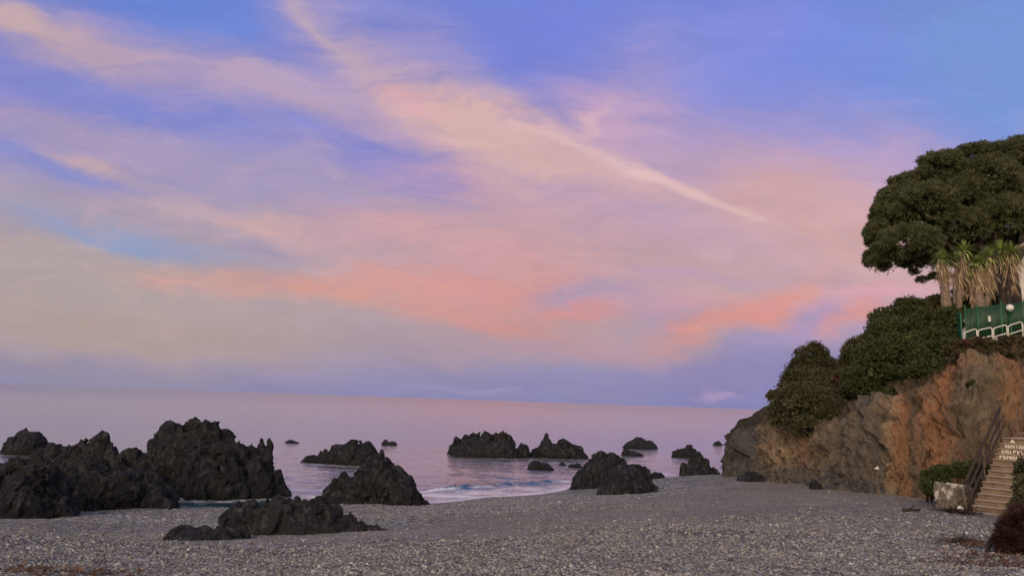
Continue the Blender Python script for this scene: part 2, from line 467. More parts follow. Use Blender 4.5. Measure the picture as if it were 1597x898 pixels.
def pebble_colors(n, f):
    return n.ramp(f, [(0, (.045, .043, .040)), (.22, (.135, .130, .117)), (.5, (.225, .22, .197)), (.76, (.30, .295, .265)), (.92, (.37, .365, .335)), (1, (.52, .51, .475))])
def beach_material():
    m, n, b = material("pebble_beach")
    P = pos(n)
    def vor(scale, rnd=1.0):
        v = n.new('ShaderNodeTexVoronoi', feature='F1')
        v.inputs['Scale'].default_value = scale
        n.put(v.inputs['Vector'], P)
        return v
    va, vb = vor(19), vor(42)
    sa = n.new('ShaderNodeSeparateColor'); n.link(va.outputs['Color'], sa.inputs[0])
    sb = n.new('ShaderNodeSeparateColor'); n.link(vb.outputs['Color'], sb.inputs[0])
    pick = n.remap(n.noise(P, .8, 3), .45, .6)
    ca, cb = pebble_colors(n, sa.outputs[0]), pebble_colors(n, sb.outputs[0])
    col = n.mix(pick, ca, cb)
    vc = vor(8.5)
    sc_ = n.new('ShaderNodeSeparateColor'); n.link(vc.outputs['Color'], sc_.inputs[0])
    cob = n.ramp(sc_.outputs[0], [(0, .50), (.35, .80), (.7, 1.05), (.88, 1.5), (1, 2.1)])
    # dips between stones are darker
    gap = n.remap(n.math('ADD', n.math('MULTIPLY', va.outputs['Distance'], n.math('SUBTRACT', 1.0, pick)), n.math('MULTIPLY', vb.outputs['Distance'], pick)), .45, .75)
    col = n.mix(n.math('MULTIPLY', gap, .85), col, (.04, .037, .033))
    # coarse pale stones here, fine brown grit there, in bands along the shore
    sx = n.mapping(P, rot=(0, 0, math.radians(-6)), scale=(.09, .42, .1))
    sp = n.new('ShaderNodeSeparateXYZ'); n.link(P, sp.inputs[0])
    zb = n.math('ADD', sp.outputs[2], n.math('MULTIPLY', n.math('SUBTRACT', n.noise(sx, 1.0, 4, .6, .4), .5), 1.1))
    band = n.math('MULTIPLY', n.remap(zb, 1.15, 1.45), n.remap(zb, 2.2, 1.85))
    band = n.math('MULTIPLY', n.math('ADD', .48, n.math('MULTIPLY', band, .14)), 1.0)
    grit = n.noise(P, 60, 4, .8)
    sandc = n.mix(n.remap(grit, .3, .7), (.115, .10, .076), (.29, .26, .21))
    col = n.mix(n.math('MULTIPLY', n.remap(band, .5, .60), .75), col, sandc)
    col = n.mix(1.0, col, n.remap(n.noise(P, .35, 3, .6), .3, .7, .95, 1.4), 'MULTIPLY')
    col = n.mix(1.0, col, n.remap(n.noise(P, 9.0, 5, .75), .3, .7, .55, 1.45), 'MULTIPLY')
    col = n.mix(n.remap(band, .62, .48, .25, .95), col, n.mix(1.0, col, cob, 'MULTIPLY'))
    # drifts of dead weed and bark on the old high-water lines
    wr = n.noise(n.mapping(P, rot=(0, 0, math.radians(-8)), scale=(.35, 2.4, .3)), 1.0, 5, .7, .8)
    col = n.mix(n.math('MULTIPLY', n.remap(wr, .60, .67), .75), col, (.055, .038, .024))
    col = n.mix(n.remap(zb, 1.25, .9, 0, .5), col, n.mix(1.0, col, (1.32, 1.32, 1.30), 'MULTIPLY'))      # the clean washed crest is paler
    z = n.new('ShaderNodeSeparateXYZ'); n.link(P, z.inputs[0])
    wet = n.remap(n.math('ADD', z.outputs[2], n.math('MULTIPLY', n.noise(P, .6, 3), .25)), .50, .16)
    col = n.mix(n.math('MULTIPLY', wet, .6), col, n.mix(1.0, col, (.33, .33, .35), 'MULTIPLY'))
    n.put(b.inputs['Base Color'], col)
    n.put(b.inputs['Roughness'], n.remap(wet, 0, 1, .75, .3))
    h = n.math('SUBTRACT', 1.0, n.math('ADD', n.math('MULTIPLY', va.outputs['Distance'], .7), n.math('MULTIPLY', vb.outputs['Distance'], .4)))
    h = n.math('ADD', h, n.math('MULTIPLY', n.noise(P, 9, 4, .7), .8))
    bump(n, b, h, 1.0, .05)
    return m
M_BEACH = beach_material()
Vb, Fb = polar_grid()
beach = link("beach", mesh("beach", Vb, Fb), M_BEACH)
tag(beach, "grey pebble beach sloping down to the sea", "beach", kind="structure")

# ------------------------------------------------------------------ sea
def axis(lo, hi, step, far, n=42):
    a = np.arange(lo, hi + 1e-6, step)
    return np.concatenate([lo - np.geomspace(step * 1.3, far, n)[::-1], a, hi + np.geomspace(step * 1.3, far, n)])
ROCK_FOAM = []                               # (x, y, radius) filled in from the rock list below
def sea():
    xs = axis(-34, 34, .22, 40000)
    ys = np.concatenate([np.arange(14, 78, .20), 78 + np.geomspace(.25, 45000, 90)])
    X, Y = np.meshgrid(xs, ys)
    zb = beach_z(np.clip(X, -160, 160), np.clip(Y, -160, 165), False)
    depth = np.clip(-zb, 0, 4)
    pc = at_z(320, 782, 0)
    q = np.stack([X, Y, 0 * X], -1)
    near = np.exp(-np.maximum(0, np.hypot(X, Y) - 45) / 45)
    sw = 0.045 * np.sin((Y * .94 + X * .25) * 1.1 + 2.2 * vnoise(q * .11, 3)) * np.clip(.5 + vnoise(q * .08, 8), 0, 1)
    ch = 0.085 * fbm(q * np.array([.45, 1.5, 1]), 4, .6, seed=21)
    Zs = near * (sw + ch) * np.clip(depth / .35, .15, 1)
    # a little breaker rolling in, centre right of the rocks
    A, B = at_z(640, 766, 0), at_z(905, 750, 0)
    t = np.clip((X - A[0]) / (B[0] - A[0]), -.2, 1.2)
    line = A[1] + (B[1] - A[1]) * t + .5 * vnoise(q * .35, 31)
    on = np.clip((t + .05) * 6, 0, 1) * np.clip((1.05 - t) * 8, 0, 1)
    d = Y - line
    Zs += on * .19 * np.exp(-np.where(d < 0, d / .35, d / 1.1) ** 2) * (.7 + .5 * vnoise(q * .8, 33))
    fo = np.clip(1.15 - depth / .20, 0, 1)
    fo = np.maximum(fo, on * np.exp(-((d + .45) / .40) ** 2) * 1.05 * np.clip(.62 + vnoise(q * .5, 35), 0, 1.1))
    fo = np.maximum(fo, on * .66 * np.clip(1 - np.abs(d + 2.2) / 2.4, 0, 1))
    for (fx, fy, fr, fs) in ((470, 764, 1.6, .75), (440, 752, 1.2, .6), (330, 772, .7, .7), (315, 786, .6, .55), (690, 772, 2.6, .85), (760, 768, 2.6, .75), (830, 763, 2.2, .7), (870, 722, 2.4, .6), (1020, 738, 2.5, .7), (905, 716, 2.5, .55), (1105, 700, 4, .6), (500, 775, 1.0, .8), (960, 700, 4, .45)):
        c = at_z(fx, fy, 0); dd = np.hypot((X - c[0]) / 1.8, (Y - c[1])) / fr
        fo = np.maximum(fo, fs * np.clip(1.2 - dd, 0, 1))
    for (x, y, r) in ROCK_FOAM:
        dd = np.hypot(X - x, (Y - y) * 1.3) / r
        fo = np.maximum(fo, .62 * np.clip(1 - (dd - 1.0) / .45, 0, 1) * (Y < y + r * .6))
    m, k = X.shape
    idx = np.arange(m * k).reshape(m, k)
    F = np.stack([idx[:-1, :-1], idx[:-1, 1:], idx[1:, 1:], idx[1:, :-1]], -1).reshape(-1, 4)
    me = mesh("sea", np.stack([X, Y, Zs], -1).reshape(-1, 3), F)
    attr(me, 'foam', fo)
    attr(me, 'depth', depth)
    m_, n, b = material("sea_water")
    P = pos(n)
    dp = getattr_node(n, 'depth'); foam = getattr_node(n, 'foam')
    body = n.ramp(n.remap(dp, 0, 2.5), [(0, (.06, .085, .08)), (.12, (.012, .075, .080)), (.45, (.05, .09, .10)), (.62, (.20, .18, .17)), (1, (.24, .21, .195))])  # pale deep end puts missing sky reflection into the water colour
    lace = n.noise(P, 1.6, 6, .7, .6)
    lace2 = n.noise(n.mapping(P, scale=(.6, 1.6, 1)), 5.0, 4, .7)
    fm = n.remap(n.math('ADD', n.math('MULTIPLY', foam, .62), n.math('MULTIPLY', n.math('ADD', lace, lace2), .5)), .80, .98)
    fm = n.math('MULTIPLY', fm, n.remap(foam, .05, .25))
    n.put(b.inputs['Base Color'], n.mix(fm, body, (.78, .78, .80)))
    far = n.remap(n.math('LOGARITHM', n.vmath('LENGTH', P), 10.0), 1.8, 3.0)      # unresolved ripples: rougher with distance from the shore
    n.put(b.inputs['Roughness'], n.math('MAXIMUM', n.remap(fm, 0, 1, .09, .8), n.remap(far, 0, 1, .09, .30)))
    b.inputs['IOR'].default_value = 1.333
    b.inputs['Coat Weight'].default_value = 1.0
    b.inputs['Coat IOR'].default_value = 1.45
    n.put(b.inputs['Coat Roughness'], n.remap(far, 0, 1, .06, .28))
    sc1 = n.mapping(P, rot=(0, 0, math.radians(14)), scale=(.6, 1.7, 1))
    h1 = n.noise(sc1, 1.1, 4, .6, .3)
    h2 = n.noise(n.mapping(P, scale=(1, 2.0, 1)), 3.6, 3, .6)
    h0 = n.noise(n.mapping(P, rot=(0, 0, math.radians(8)), scale=(.35, 1.5, 1)), .5, 3, .55, .4)
    nb = bump(n, None, h0, .7, .14)
    nb = bump(n, None, h1, .9, .16, nb)
    # slicks and cat's-paws: patches of rougher and calmer water
    bump(n, b, h2, .5, .03, nb)
    n.link(b.inputs['Normal'].links[0].from_socket, b.inputs['Coat Normal'])
    o = link("sea", me, m_)
    tag(o, "calm lilac sea reaching to the horizon", "sea", kind="structure")

# ------------------------------------------------------------------ rocks
def surface_nets(f, org, h):
    ins = f < 0
    nx, ny, nz = f.shape
    c = ins[:-1, :-1, :-1].astype(np.int8)
    s = np.zeros((nx - 1, ny - 1, nz - 1), np.int8)
    for dx in (0, 1):
        for dy in (0, 1):
            for dz in (0, 1):
                s += ins[dx:nx - 1 + dx, dy:ny - 1 + dy, dz:nz - 1 + dz]
    act = (s > 0) & (s < 8)
    ids = np.full(act.shape, -1, np.int64)
    I = np.argwhere(act)
    ids[act] = np.arange(len(I))
    acc = np.zeros((len(I), 3)); cnt = np.zeros(len(I))
    cor = [(a, b, c) for a in (0, 1) for b in (0, 1) for c in (0, 1)]
    for a in cor:
        for k in range(3):
            if a[k] == 0:
                b_ = list(a); b_[k] = 1
                fa = f[I[:, 0] + a[0], I[:, 1] + a[1], I[:, 2] + a[2]]
                fb = f[I[:, 0] + b_[0], I[:, 1] + b_[1], I[:, 2] + b_[2]]
                cr = (fa < 0) != (fb < 0)
                t = np.where(cr, fa / np.where(cr, fa - fb, 1), 0)
                p = np.tile(np.array(a, float), (len(I), 1)); p[:, k] += t
                acc += p * cr[:, None]; cnt += cr
    V = org + (I + acc / cnt[:, None]) * h
    Q = []
    def faces(axis):
        a = [slice(None)] * 3; b_ = [slice(None)] * 3
        a[axis] = slice(0, -1); b_[axis] = slice(1, None)
        A, B = ins[tuple(a)], ins[tuple(b_)]
        E = np.argwhere(A != B)
        o1, o2 = [(1, 2), (2, 0), (0, 1)][axis]
        ok = (E[:, o1] > 0) & (E[:, o2] > 0) & (E[:, o1] < f.shape[o1] - 1) & (E[:, o2] < f.shape[o2] - 1)
        E = E[ok]
        fl = A[E[:, 0], E[:, 1], E[:, 2]]
        def cell(d1, d2):
            c_ = E.copy(); c_[:, o1] -= d1; c_[:, o2] -= d2
            return ids[c_[:, 0], c_[:, 1], c_[:, 2]]
        q = np.stack([cell(1, 1), cell(0, 1), cell(0, 0), cell(1, 0)], -1)
        q[~fl] = q[~fl][:, ::-1]
        Q.append(q)
    for k in range(3): faces(k)
    return V, np.concatenate(Q)

def largest_piece(V, F):
    """drop crumbs that the erosion cut off"""
    lab = np.arange(len(V))
    while True:
        m = lab[F].min(1)
        new = lab.copy()
        for k in range(4): np.minimum.at(new, F[:, k], m)
        new = new[new]
        if (new == lab).all(): break
        lab = new
    keep = lab == np.bincount(lab).argmax()
    idx = np.cumsum(keep) - 1
    return V[keep], idx[F[keep[F[:, 0]]]]

def rock(name, label, cat, D, z0, peaks, vox, mat, group=None, seed=1, amp=1.0, depth=.85, crag=1.0, wide=1.2):
    """peaks: (photo x, photo y of the top, half width in photo pixels, metres further back)"""
    pk = []
    for p in peaks:
        px, py, hw, dy = p[:4]
        top = at_y(px, py, D + dy)
        pk.append((top[0], D + dy, top[2], wide * hw * mpp(D + dy)))
    zt = max(p[2] for p in pk)
    H = zt - z0
    x0 = min(p[0] - 1.5 * p[3] for p in pk) - .3; x1 = max(p[0] + 1.5 * p[3] for p in pk) + .3
    y0 = min(p[1] - 1.5 * p[3] * depth for p in pk) - .3; y1 = max(p[1] + 1.5 * p[3] * depth for p in pk) + .3
    gx, gy, gz = np.arange(x0, x1, vox), np.arange(y0, y1, vox), np.arange(z0 - .15, zt + .12 * H + .2, vox)
    P = np.stack(np.meshgrid(gx, gy, gz, indexing='ij'), -1)
    f = np.full(P.shape[:3], 9.0); loc = np.full(P.shape[:3], 1.0)
    rr = np.random.default_rng(seed)
    med = np.median([p[3] for p in pk])
    warp = P + (0.16 * med) * np.stack([fbm(P * (1.2 / med) + 5, 2, seed=seed), fbm(P * (1.2 / med) + 25, 2, seed=seed + 5), 0 * P[..., 0]], -1)
    for (x, y, z, hw) in pk:
        h = z - z0
        lean = rr.uniform(-.15, .15, 2) * hw
        ang = rr.uniform(-.4, .4)
        t = np.clip((warp[..., 2] - z0) / h, 0, 1.4)
        dx = warp[..., 0] - x - lean[0] * (t - 1); dy = warp[..., 1] - y - lean[1] * (t - 1)
        ca, sa = math.cos(ang), math.sin(ang)
        a = (dx * ca + dy * sa); b_ = (-dx * sa + dy * ca) / depth
        # superellipse plan: blunter, blockier than a cone
        rn = (np.abs(a) ** 2.6 + np.abs(b_) ** 2.6) ** (1 / 2.6)
        R = hw * (1.22 * np.clip(1 - np.clip(t, 0, 1) ** 2.4, 0, 1) ** .5 * (1.12 - .3 * np.clip(t, 0, 1))) - hw * 2 * np.clip(t - 1, 0, 1)
        g = rn - R
        g = np.maximum(g * .8, (P[..., 2] - z) * .9)
        loc = np.where(g < f, hw, loc)
        k = .20 * hw
        hh = np.clip(.5 + .5 * (f - g) / k, 0, 1)
        f = f * (1 - hh) + g * hh - k * hh * (1 - hh)
    sc = amp * min(1.0, max(.42, H / 2.6))
    band = np.abs(f) < .55 * sc + .1
    Al = np.minimum(sc, 1.15 * loc[band])
    Pb = P[band] * np.array([1, 1, .6])
    Pb = Pb + .22 * sc * np.stack([vnoise(Pb * (1.6 / sc), 4), vnoise(Pb * (1.6 / sc), 14), vnoise(Pb * (1.6 / sc), 24)], -1)
    d = -crag * Al * (.30 * facets(Pb * (1.25 / sc), seed) + .17 * facets(Pb * (3.1 / sc) + 7, seed + 9) + .11 * facets(Pb * (7.0 / sc) + 3, seed + 19))
    d += -.13 * Al * (ridged(Pb * (1.9 / sc), 6, .72, seed=seed + 3) - .3) - .08 * Al * fbm(Pb * (.8 / sc), 3, seed=seed + 4)
    f[band] += d
    for ax in range(3):                      # close the block on every side of the grid
        sl = [slice(None)] * 3
        for e in (0, -1):
            sl[ax] = e
            f[tuple(sl)] = np.maximum(f[tuple(sl)], .01)
    V, F = surface_nets(f, np.array([gx[0], gy[0], gz[0]]), vox)
    V, F = largest_piece(V, F)
    me = mesh(name, V, F)
    base = np.array([np.mean([p[0] for p in pk]), np.mean([p[1] for p in pk]), z0])
    me.transform(Matrix.Translation(Vector(-base)))
    o = link(name, me, mat)
    o.location = Vector(base)
    tag(o, label, cat, group)
    return o

ROCKS = [
 # name, label, D, z0, peaks, voxel, material, seed, amp
 ("sea_stack", "largest dark jagged rock, with a spire at its right end, standing in the sea", 38.6, -.7,
  [(272,656,24,0),(300,652,17,.4),(326,653,21,0),(350,668,20,.3),(372,690,22,0),(392,694,16,.3),(409,683,9,0),(421,681,7,.1),(252,682,22,.3),(240,700,16,.4),(435,731,11,0),(300,672,34,-.5),(345,690,34,-.7),(395,712,22,-.4),(212,698,18,.5),(196,708,14,.6)], .075, 0, 3, .95),
 ("ridge_rock", "lighter sloping ridge of rock rising left of the largest sea rock, behind the foreground boulders", 32.5, -.2,
  [(162,671,17,0),(150,681,20,.1),(130,692,26,.1),(106,708,32,.2),(176,688,14,-.2),(188,706,14,-.3),(85,722,28,.2),(145,700,30,-.3),(200,722,20,-.2)], .06, 1, 5, .9),
 ("low_dome_rock", "low rounded dark rock just behind the sloping ridge at the left", 40.5, -.6,
  [(82,689,24,0),(100,694,18,.2),(64,697,16,.1),(112,702,12,0)], .08, 0, 8, .7),
 ("islet_rock", "squat rock standing alone in the sea, leftmost of all", 57, -.6,
  [(40,670,20,0),(25,679,13,.2),(58,674,13,0),(48,672,22,-.5)], .10, 0, 12, .8),
 ("shore_boulder", "huge dark boulder at the left edge on the pebbles, nearest of its mass", 24.5, .6,
  [(34,711,34,0),(2,724,34,-.1),(56,709,22,.1),(74,722,26,0),(-30,716,44,.2),(92,745,18,-.1),(40,722,44,-.4),(-60,730,60,-.2)], .048, 0, 17, .95),
 ("shore_boulder", "broad dark craggy boulder between the left edge boulder and the teal pool", 28.6, .0,
  [(138,717,28,0),(112,726,20,-.2),(165,722,22,.1),(187,721,20,.1),(214,729,26,.2),(244,736,22,.2),(262,752,13,0),(140,730,36,-.5),(195,735,36,-.5),(236,748,26,-.3),(105,745,18,-.2)], .052, 0, 23, .95),
 ("flat_crag", "low broad crag lying on the pebbles in front of the teal pool", 20.8, .55,
  [(392,779,26,0),(372,790,22,-.1),(434,769,26,.1),(462,771,20,.1),(498,772,26,.1),(522,785,18,.1),(544,800,16,0),(440,780,40,-.3),(500,784,34,-.3),(562,813,24,-.2),(590,822,18,-.3)], .04, 1, 29, .75),
 ("flat_crag", "small low crag on the pebbles, left foot of the broad crag", 18.3, 1.15,
  [(290,816,24,0),(275,824,18,0),(316,819,22,.1),(342,822,18,.2),(360,823,15,.5),(376,818,13,.9),(300,826,30,-.25)], .035, 1, 31, .6),
 ("pyramid_rock", "pointed pyramid shaped rock standing at the water's edge", 35.6, -.25,
  [(594,698,9,0),(582,714,14,.1),(604,711,11,0),(612,722,16,0),(632,740,18,0),(645,762,15,0),(538,733,11,-.2),(523,745,13,-.1),(555,742,16,0),(592,716,26,-.3),(560,736,28,-.4),(620,742,28,-.4),(572,722,12,.2)], .06, 0, 37, .8),
 ("shore_stone", "small dark stone on the waterline beside the pyramid rock", 35.9, -.15, [(656,776,8,0),(664,779,6,0)], .05, 0, 38, .4),
 ("reef_rock", "long low jagged reef behind the pyramid rock, tapering to its left", 58, -.7,
  [(552,684,13,0),(565,688,10,.3),(576,687,11,0),(528,692,14,0),(507,698,9,0),(515,703,14,-.2),(486,709,13,0),(542,692,20,-.4),(570,698,20,-.4)], .10, 0, 41, .8),
 ("skerry", "tiny flat dark skerry far out, right of the largest rock's spire", 79, -.6, [(454,685,9,0),(462,688,6,0)], .11, 0, 43, .5),
 ("skerry", "tiny skerry with a pointed tooth, beyond the pyramid rock", 81, -.6, [(601,684,5,0),(612,687,8,0),(606,689,10,0)], .11, 0, 44, .5),
 ("reef_rock", "row of dark crags in the middle of the sea, widest of the far rocks", 70, -.8,
  [(712,679,8,0),(727,676,8,0),(738,674,10,.2),(757,671,11,0),(772,674,8,.3),(784,672,9,0),(796,682,9,0),(813,689,9,0),(745,682,26,-.4),(780,685,24,-.4)], .10, 0, 47, .85),
 ("reef_rock", "humped rock with a tooth at its left, right of the row of crags", 71, -.8,
  [(853,674,6,0),(850,682,10,.1),(843,697,12,0),(880,684,17,0),(868,690,18,0),(896,692,14,0),(906,704,8,0)], .10, 0, 53, .8),
 ("wash_rock", "low rock awash in the sea, in front of the humped rock", 58, -.5, [(836,717,10,0),(849,720,10,0),(856,724,6,0)], .09, 0, 57, .6),
 ("wash_rock", "small flat rock awash just left of the paired rocks on the shore", 61, -.5, [(900,722,9,0),(892,723,7,0)], .09, 0, 59, .5),
 ("wash_rock", "smallest flat rock awash between the humped rock and the paired rocks", 63, -.5, [(877,720,6,0)], .09, 0, 60, .4),
 ("far_rock", "smooth humped rock far out beyond the paired shore rocks", 91, -.8, [(998,681,15,0),(986,686,11,0),(1012,686,9,0),(1000,688,20,0)], .13, 0, 61, .7),
 ("far_rock", "low pointed rock in the sea in front of the far humped rock", 77, -.6, [(977,696,6,0),(986,702,9,0),(996,705,7,0)], .11, 0, 62, .6),
 ("twin_rock", "taller craggy rock of the shore pair, at the water's edge", 45.0, -.3,
  [(938,703,19,0),(954,704,16,.2),(924,714,15,0),(909,732,13,-.1),(967,712,12,.3),(938,714,28,-.4)], .065, 0, 67, .55),
 ("twin_rock", "rounder rock of the shore pair, half buried in the pebbles in front", 39.2, .1,
  [(972,721,22,0),(957,729,14,-.1),(990,722,18,.1),(1005,726,9,.2),(980,727,30,-.3)], .058, 1, 71, .5),
 ("wash_rock", "low dark stone in the sea just right of the paired shore rocks", 54.5, -.4, [(1022,735,9,0),(1030,736,6,0)], .08, 0, 73, .5),
 ("far_rock", "squat rock in the sea behind the slanted wedge rock", 78, -.7, [(1075,691,8,0),(1066,698,9,0),(1057,700,7,0),(1080,696,6,0)], .11, 0, 75, .7),
 ("wedge_rock", "slanted wedge of dark rock standing behind the pebble ridge near the cliff", 47.5, -.5,
  [(1090,704,10,0),(1080,712,12,.1),(1068,718,8,.1),(1102,714,11,0),(1112,726,10,0),(1090,724,22,-.4)], .07, 0, 79, .7),
 ("far_rock", "tiny rock in the sea just off the cliff point", 105, -.7, [(1119,687,6,0)], .13, 0, 83, .5),
 ("cliff_foot_lump", "dark boulder lying at the foot of the cliff near its seaward point", 40.2, .9, [(1172,734,14,0),(1186,739,11,0),(1160,738,10,.2)], .05, 1, 85, .55),
 ("cliff_foot_lump", "small dark lump added for the dark hollow at the middle of the cliff foot", 34.2, 1.4, [(1270,747,6,0),(1275,752,5,0)], .04, 0, 86, .4),  # rock shape added where the cliff foot has a dark hollow
]
for r in ROCKS:
    if r[3] <= 0 and 20 < r[2] < 80 :
        xs_ = [at_y(p[0], 700, r[2])[0] for p in r[4]]
        ROCK_FOAM.append(((min(xs_) + max(xs_)) / 2, r[2], (max(xs_) - min(xs_)) / 2 + .5))
sea()
for (nm, lab, D, z0, pk, vox, mt, sd_, am) in ROCKS:
    rock(nm, lab, "rock", D, z0, pk, vox, (M_ROCK, M_ROCK2)[mt], seed=sd_, amp=am, wide=1.26 if nm in ('sea_stack', 'shore_boulder') else 1.16, group="dark rocks along the shore")

# ------------------------------------------------------------------ cliff
def W(px, py, D): return at_y(px, py, D)
ST = [  # parameter (photo x of the station), foot, brow of the sheer face, head of the slope, inland point
 (1000, (46, 96, -2), (46.5, 95, 3.0), (48, 93, 6), (60, 80, 7)),
 (1060, (24, 66, -2), (25, 65, 2.8), (27, 63, 5.5), (50, 60, 8)),
 (1100, (15.2, 51.5, -1.2), (15.6, 51, 3.0), (17.5, 50, 5.0), (40, 52, 8)),
 (1128, W(1128, 742, 45.2), W(1131, 688, 45.6), W(1150, 657, 46.4), (32, 48, 8.2)),
 (1165, W(1158, 744, 42.3), W(1166, 672, 42.8), W(1182, 638, 44.5), (30, 46, 8.3)),
 (1220, W(1220, 752, 38.5), W(1216, 668, 39.2), W(1236, 610, 43), (29, 43, 8.5)),
 (1300, W(1290, 762, 34.5), W(1302, 668, 35.5), W(1318, 585, 39.5), (28, 40, 8.6)),
 (1400, W(1390, 773, 30.8), W(1392, 632, 32.2), W(1402, 530, 36), (28, 37, 8.7)),
 (1470, W(1452, 776, 29.6), W(1472, 585, 31.4), W(1490, 534, 33.2), (29, 35, 8.7)),
 (1540, W(1524, 770, 28.2), W(1546, 572, 30.3), W(1550, 530, 32.2), (31, 34, 8.7)),
 (1600, (20.6, 27.0, 2.0), W(1606, 556, 29.6), W(1606, 524, 31.6), (34, 33, 8.8)),
 (1700, (24.5, 24.5, 2.2), (25.4, 25.6, 7.6), (26.4, 27.0, 8.4), (38, 31, 9)),
 (1850, (30, 18, 2.4), (31, 18.8, 7.6), (32, 19.6, 8.4), (46, 24, 9)),
 (2100, (40, 2, 3.0), (41, 2.6, 7.6), (42.5, 3.2, 8.4), (60, 6, 9)),
]
def catmull(ts, vals, t):
    vals = np.asarray(vals, float); ts = np.asarray(ts, float)
    j = np.clip(np.searchsorted(ts, t, side='right') - 1, 0, len(ts) - 2)
    a = vals[np.clip(j - 1, 0, None)]; b = vals[j]; c = vals[j + 1]; d = vals[np.clip(j + 2, None, len(ts) - 1)]
    u = ((t - ts[j]) / (ts[j + 1] - ts[j]))[:, None]
    ta = (ts[j] - ts[np.clip(j - 1, 0, None)])[:, None]; tb = (ts[j + 1] - ts[j])[:, None]; tc = (ts[np.clip(j + 2, None, len(ts) - 1)] - ts[j + 1])[:, None]
    m0 = np.where(ta > 0, ((c - b) / tb + (b - a) / np.where(ta > 0, ta, 1)) / 2, (c - b) / tb) * tb
    m1 = np.where(tc > 0, ((c - b) / tb + (d - c) / np.where(tc > 0, tc, 1)) / 2, (c - b) / tb) * tb
    u2, u3 = u * u, u * u * u
    return (2 * u3 - 3 * u2 + 1) * b + (u3 - 2 * u2 + u) * m0 + (-2 * u3 + 3 * u2) * c + (u3 - u2) * m1
def cliff():
    ts = [s[0] for s in ST]
    q = np.concatenate([np.linspace(1000, 1100, 90, endpoint=False), np.linspace(1100, 1610, 560, endpoint=False), np.linspace(1610, 2100, 120)])
    foot, brow, head, inl = [catmull(ts, [s[k] for s in ST], q) for k in (1, 2, 3, 4)]
    foot[:, 2] -= 1.0
    rows = []
    tt = []
    for t in np.linspace(0, 1, 100, endpoint=False):
        e = t ** 1.15
        p = foot + (brow - foot) * t
        p[:, :2] = foot[:, :2] + (brow - foot)[:, :2] * (t * .55 + .45 * t ** 3)
        rows.append(p); tt.append(t)
    for t in np.linspace(0, 1, 44, endpoint=False):
        rows.append(brow + (head - brow) * t); tt.append(1 + t)
    for t in np.linspace(0, 1, 18):
        rows.append(head + (inl - head) * t); tt.append(2 + t)
    P = np.stack(rows, 0)
    T = np.array(tt)[:, None] + 0 * q[None, :]
    Qp = q[None, :] + 0 * T
    du = np.gradient(P, axis=1); dv = np.gradient(P, axis=0)
    nrm = np.cross(du, dv); nrm /= np.linalg.norm(nrm, axis=-1, keepdims=True) + 1e-9
    c = np.array([22., 40, 3])
    if (nrm[50, 300] * np.array([-.7, -.7, 0])).sum() < 0: nrm = -nrm
    # smooth displacement directions a little
    for _ in range(8):
        nrm[:, 1:-1] = (nrm[:, :-2] + nrm[:, 1:-1] * 2 + nrm[:, 2:]) / 4
    nrm /= np.linalg.norm(nrm, axis=-1, keepdims=True)
    k = np.clip(1.25 - (T - 1) * .9, .10, 1)
    A = P * np.array([1, 1, .55])
    tl = P @ np.array([[.94, 0, .34], [0, 1, 0], [-.34, 0, .94]]) * np.array([1, 1, .8])      # joints dip towards the sea
    wp = .35 * np.stack([vnoise(P * .9, 2), vnoise(P * .9, 12), vnoise(P * .9, 22)], -1)
    d = .60 * fbm(A * .33, 3, seed=2) + .55 * facets(tl * .55 + wp, 5) + .34 * facets(tl * 1.4 + wp, 15) + .20 * facets(tl * 3.6 + wp, 25) + .07 * facets(tl * 8 + wp, 35) + .20 * ridged(A * .95 + .5 * fbm(A * .6, 2, seed=77)[..., None], 7, .62, seed=4)
    # gullies and buttresses running down the face
    d += .16 * ridged(np.stack([Qp * .045, T * .8, 0 * T], -1), 3, seed=9) * np.clip(1.4 - T, 0, 1)
    P = P + nrm * (d * k)[..., None]
    m, n_ = T.shape
    idx = np.arange(m * n_).reshape(m, n_)
    F = np.stack([idx[:-1, :-1], idx[:-1, 1:], idx[1:, 1:], idx[1:, :-1]], -1).reshape(-1, 4)
    me = mesh("cliff", P.reshape(-1, 3), F)
    # geology: where the seams of red, tan and dark rock run
    Z = P[..., 2]
    nz = fbm(np.stack([Qp * .03, Z * .35, 0 * Z], -1), 3, seed=40)
    qq = Qp + 22 * nz
    def bandf(lo, hi, s): return np.clip((qq - lo) / s, 0, 1) * np.clip((hi - qq) / s, 0, 1)
    red = np.clip(bandf(1440, 1520, 22) * .9 + bandf(1406, 1438, 12) * .8 + bandf(1545, 1600, 25) * .7 + .35 * bandf(1255, 1285, 18), 0, 1)
    tan = np.clip(bandf(1186, 1262, 18) * .85 * np.clip((Z - .9) / .7, 0, 1) + bandf(1398, 1424, 9) * .8 + bandf(1500, 1600, 30) * .35 * np.clip((Z - 5.2) / 1.2, 0, 1) + .4 * bandf(1330, 1372, 20) * np.clip((Z - 3) / 1, 0, 1), 0, 1)
    dark = np.clip(bandf(900, 1186, 20) * 1.0 + bandf(1300, 1402, 18) * .55 + np.clip((2.5 + .5 * nz - Z) / .6, 0, 1) * np.clip((1400 - qq) / 20, 0, 1) * .8, 0, 1)
    soil = np.clip((T - 1.0) / .15, 0, 1)
    for nme, v in (('red', red), ('tan', tan), ('dark', dark), ('soil', soil)):
        attr(me, nme, v)
    mt, nn, b = material("cliff_rock")
    Pn = pos(nn)
    st = nn.mapping(Pn, rot=(0, math.radians(20), 0), scale=(1, 1, .55))
    f1 = nn.noise(st, 1.3, 5, .65, .4)
    f2 = nn.noise(st, 4.2, 5, .7, .3)
    f3 = nn.noise(Pn, 12, 4, .7)
    mod = nn.remap(f2, .3, .7, .1, 1.3)
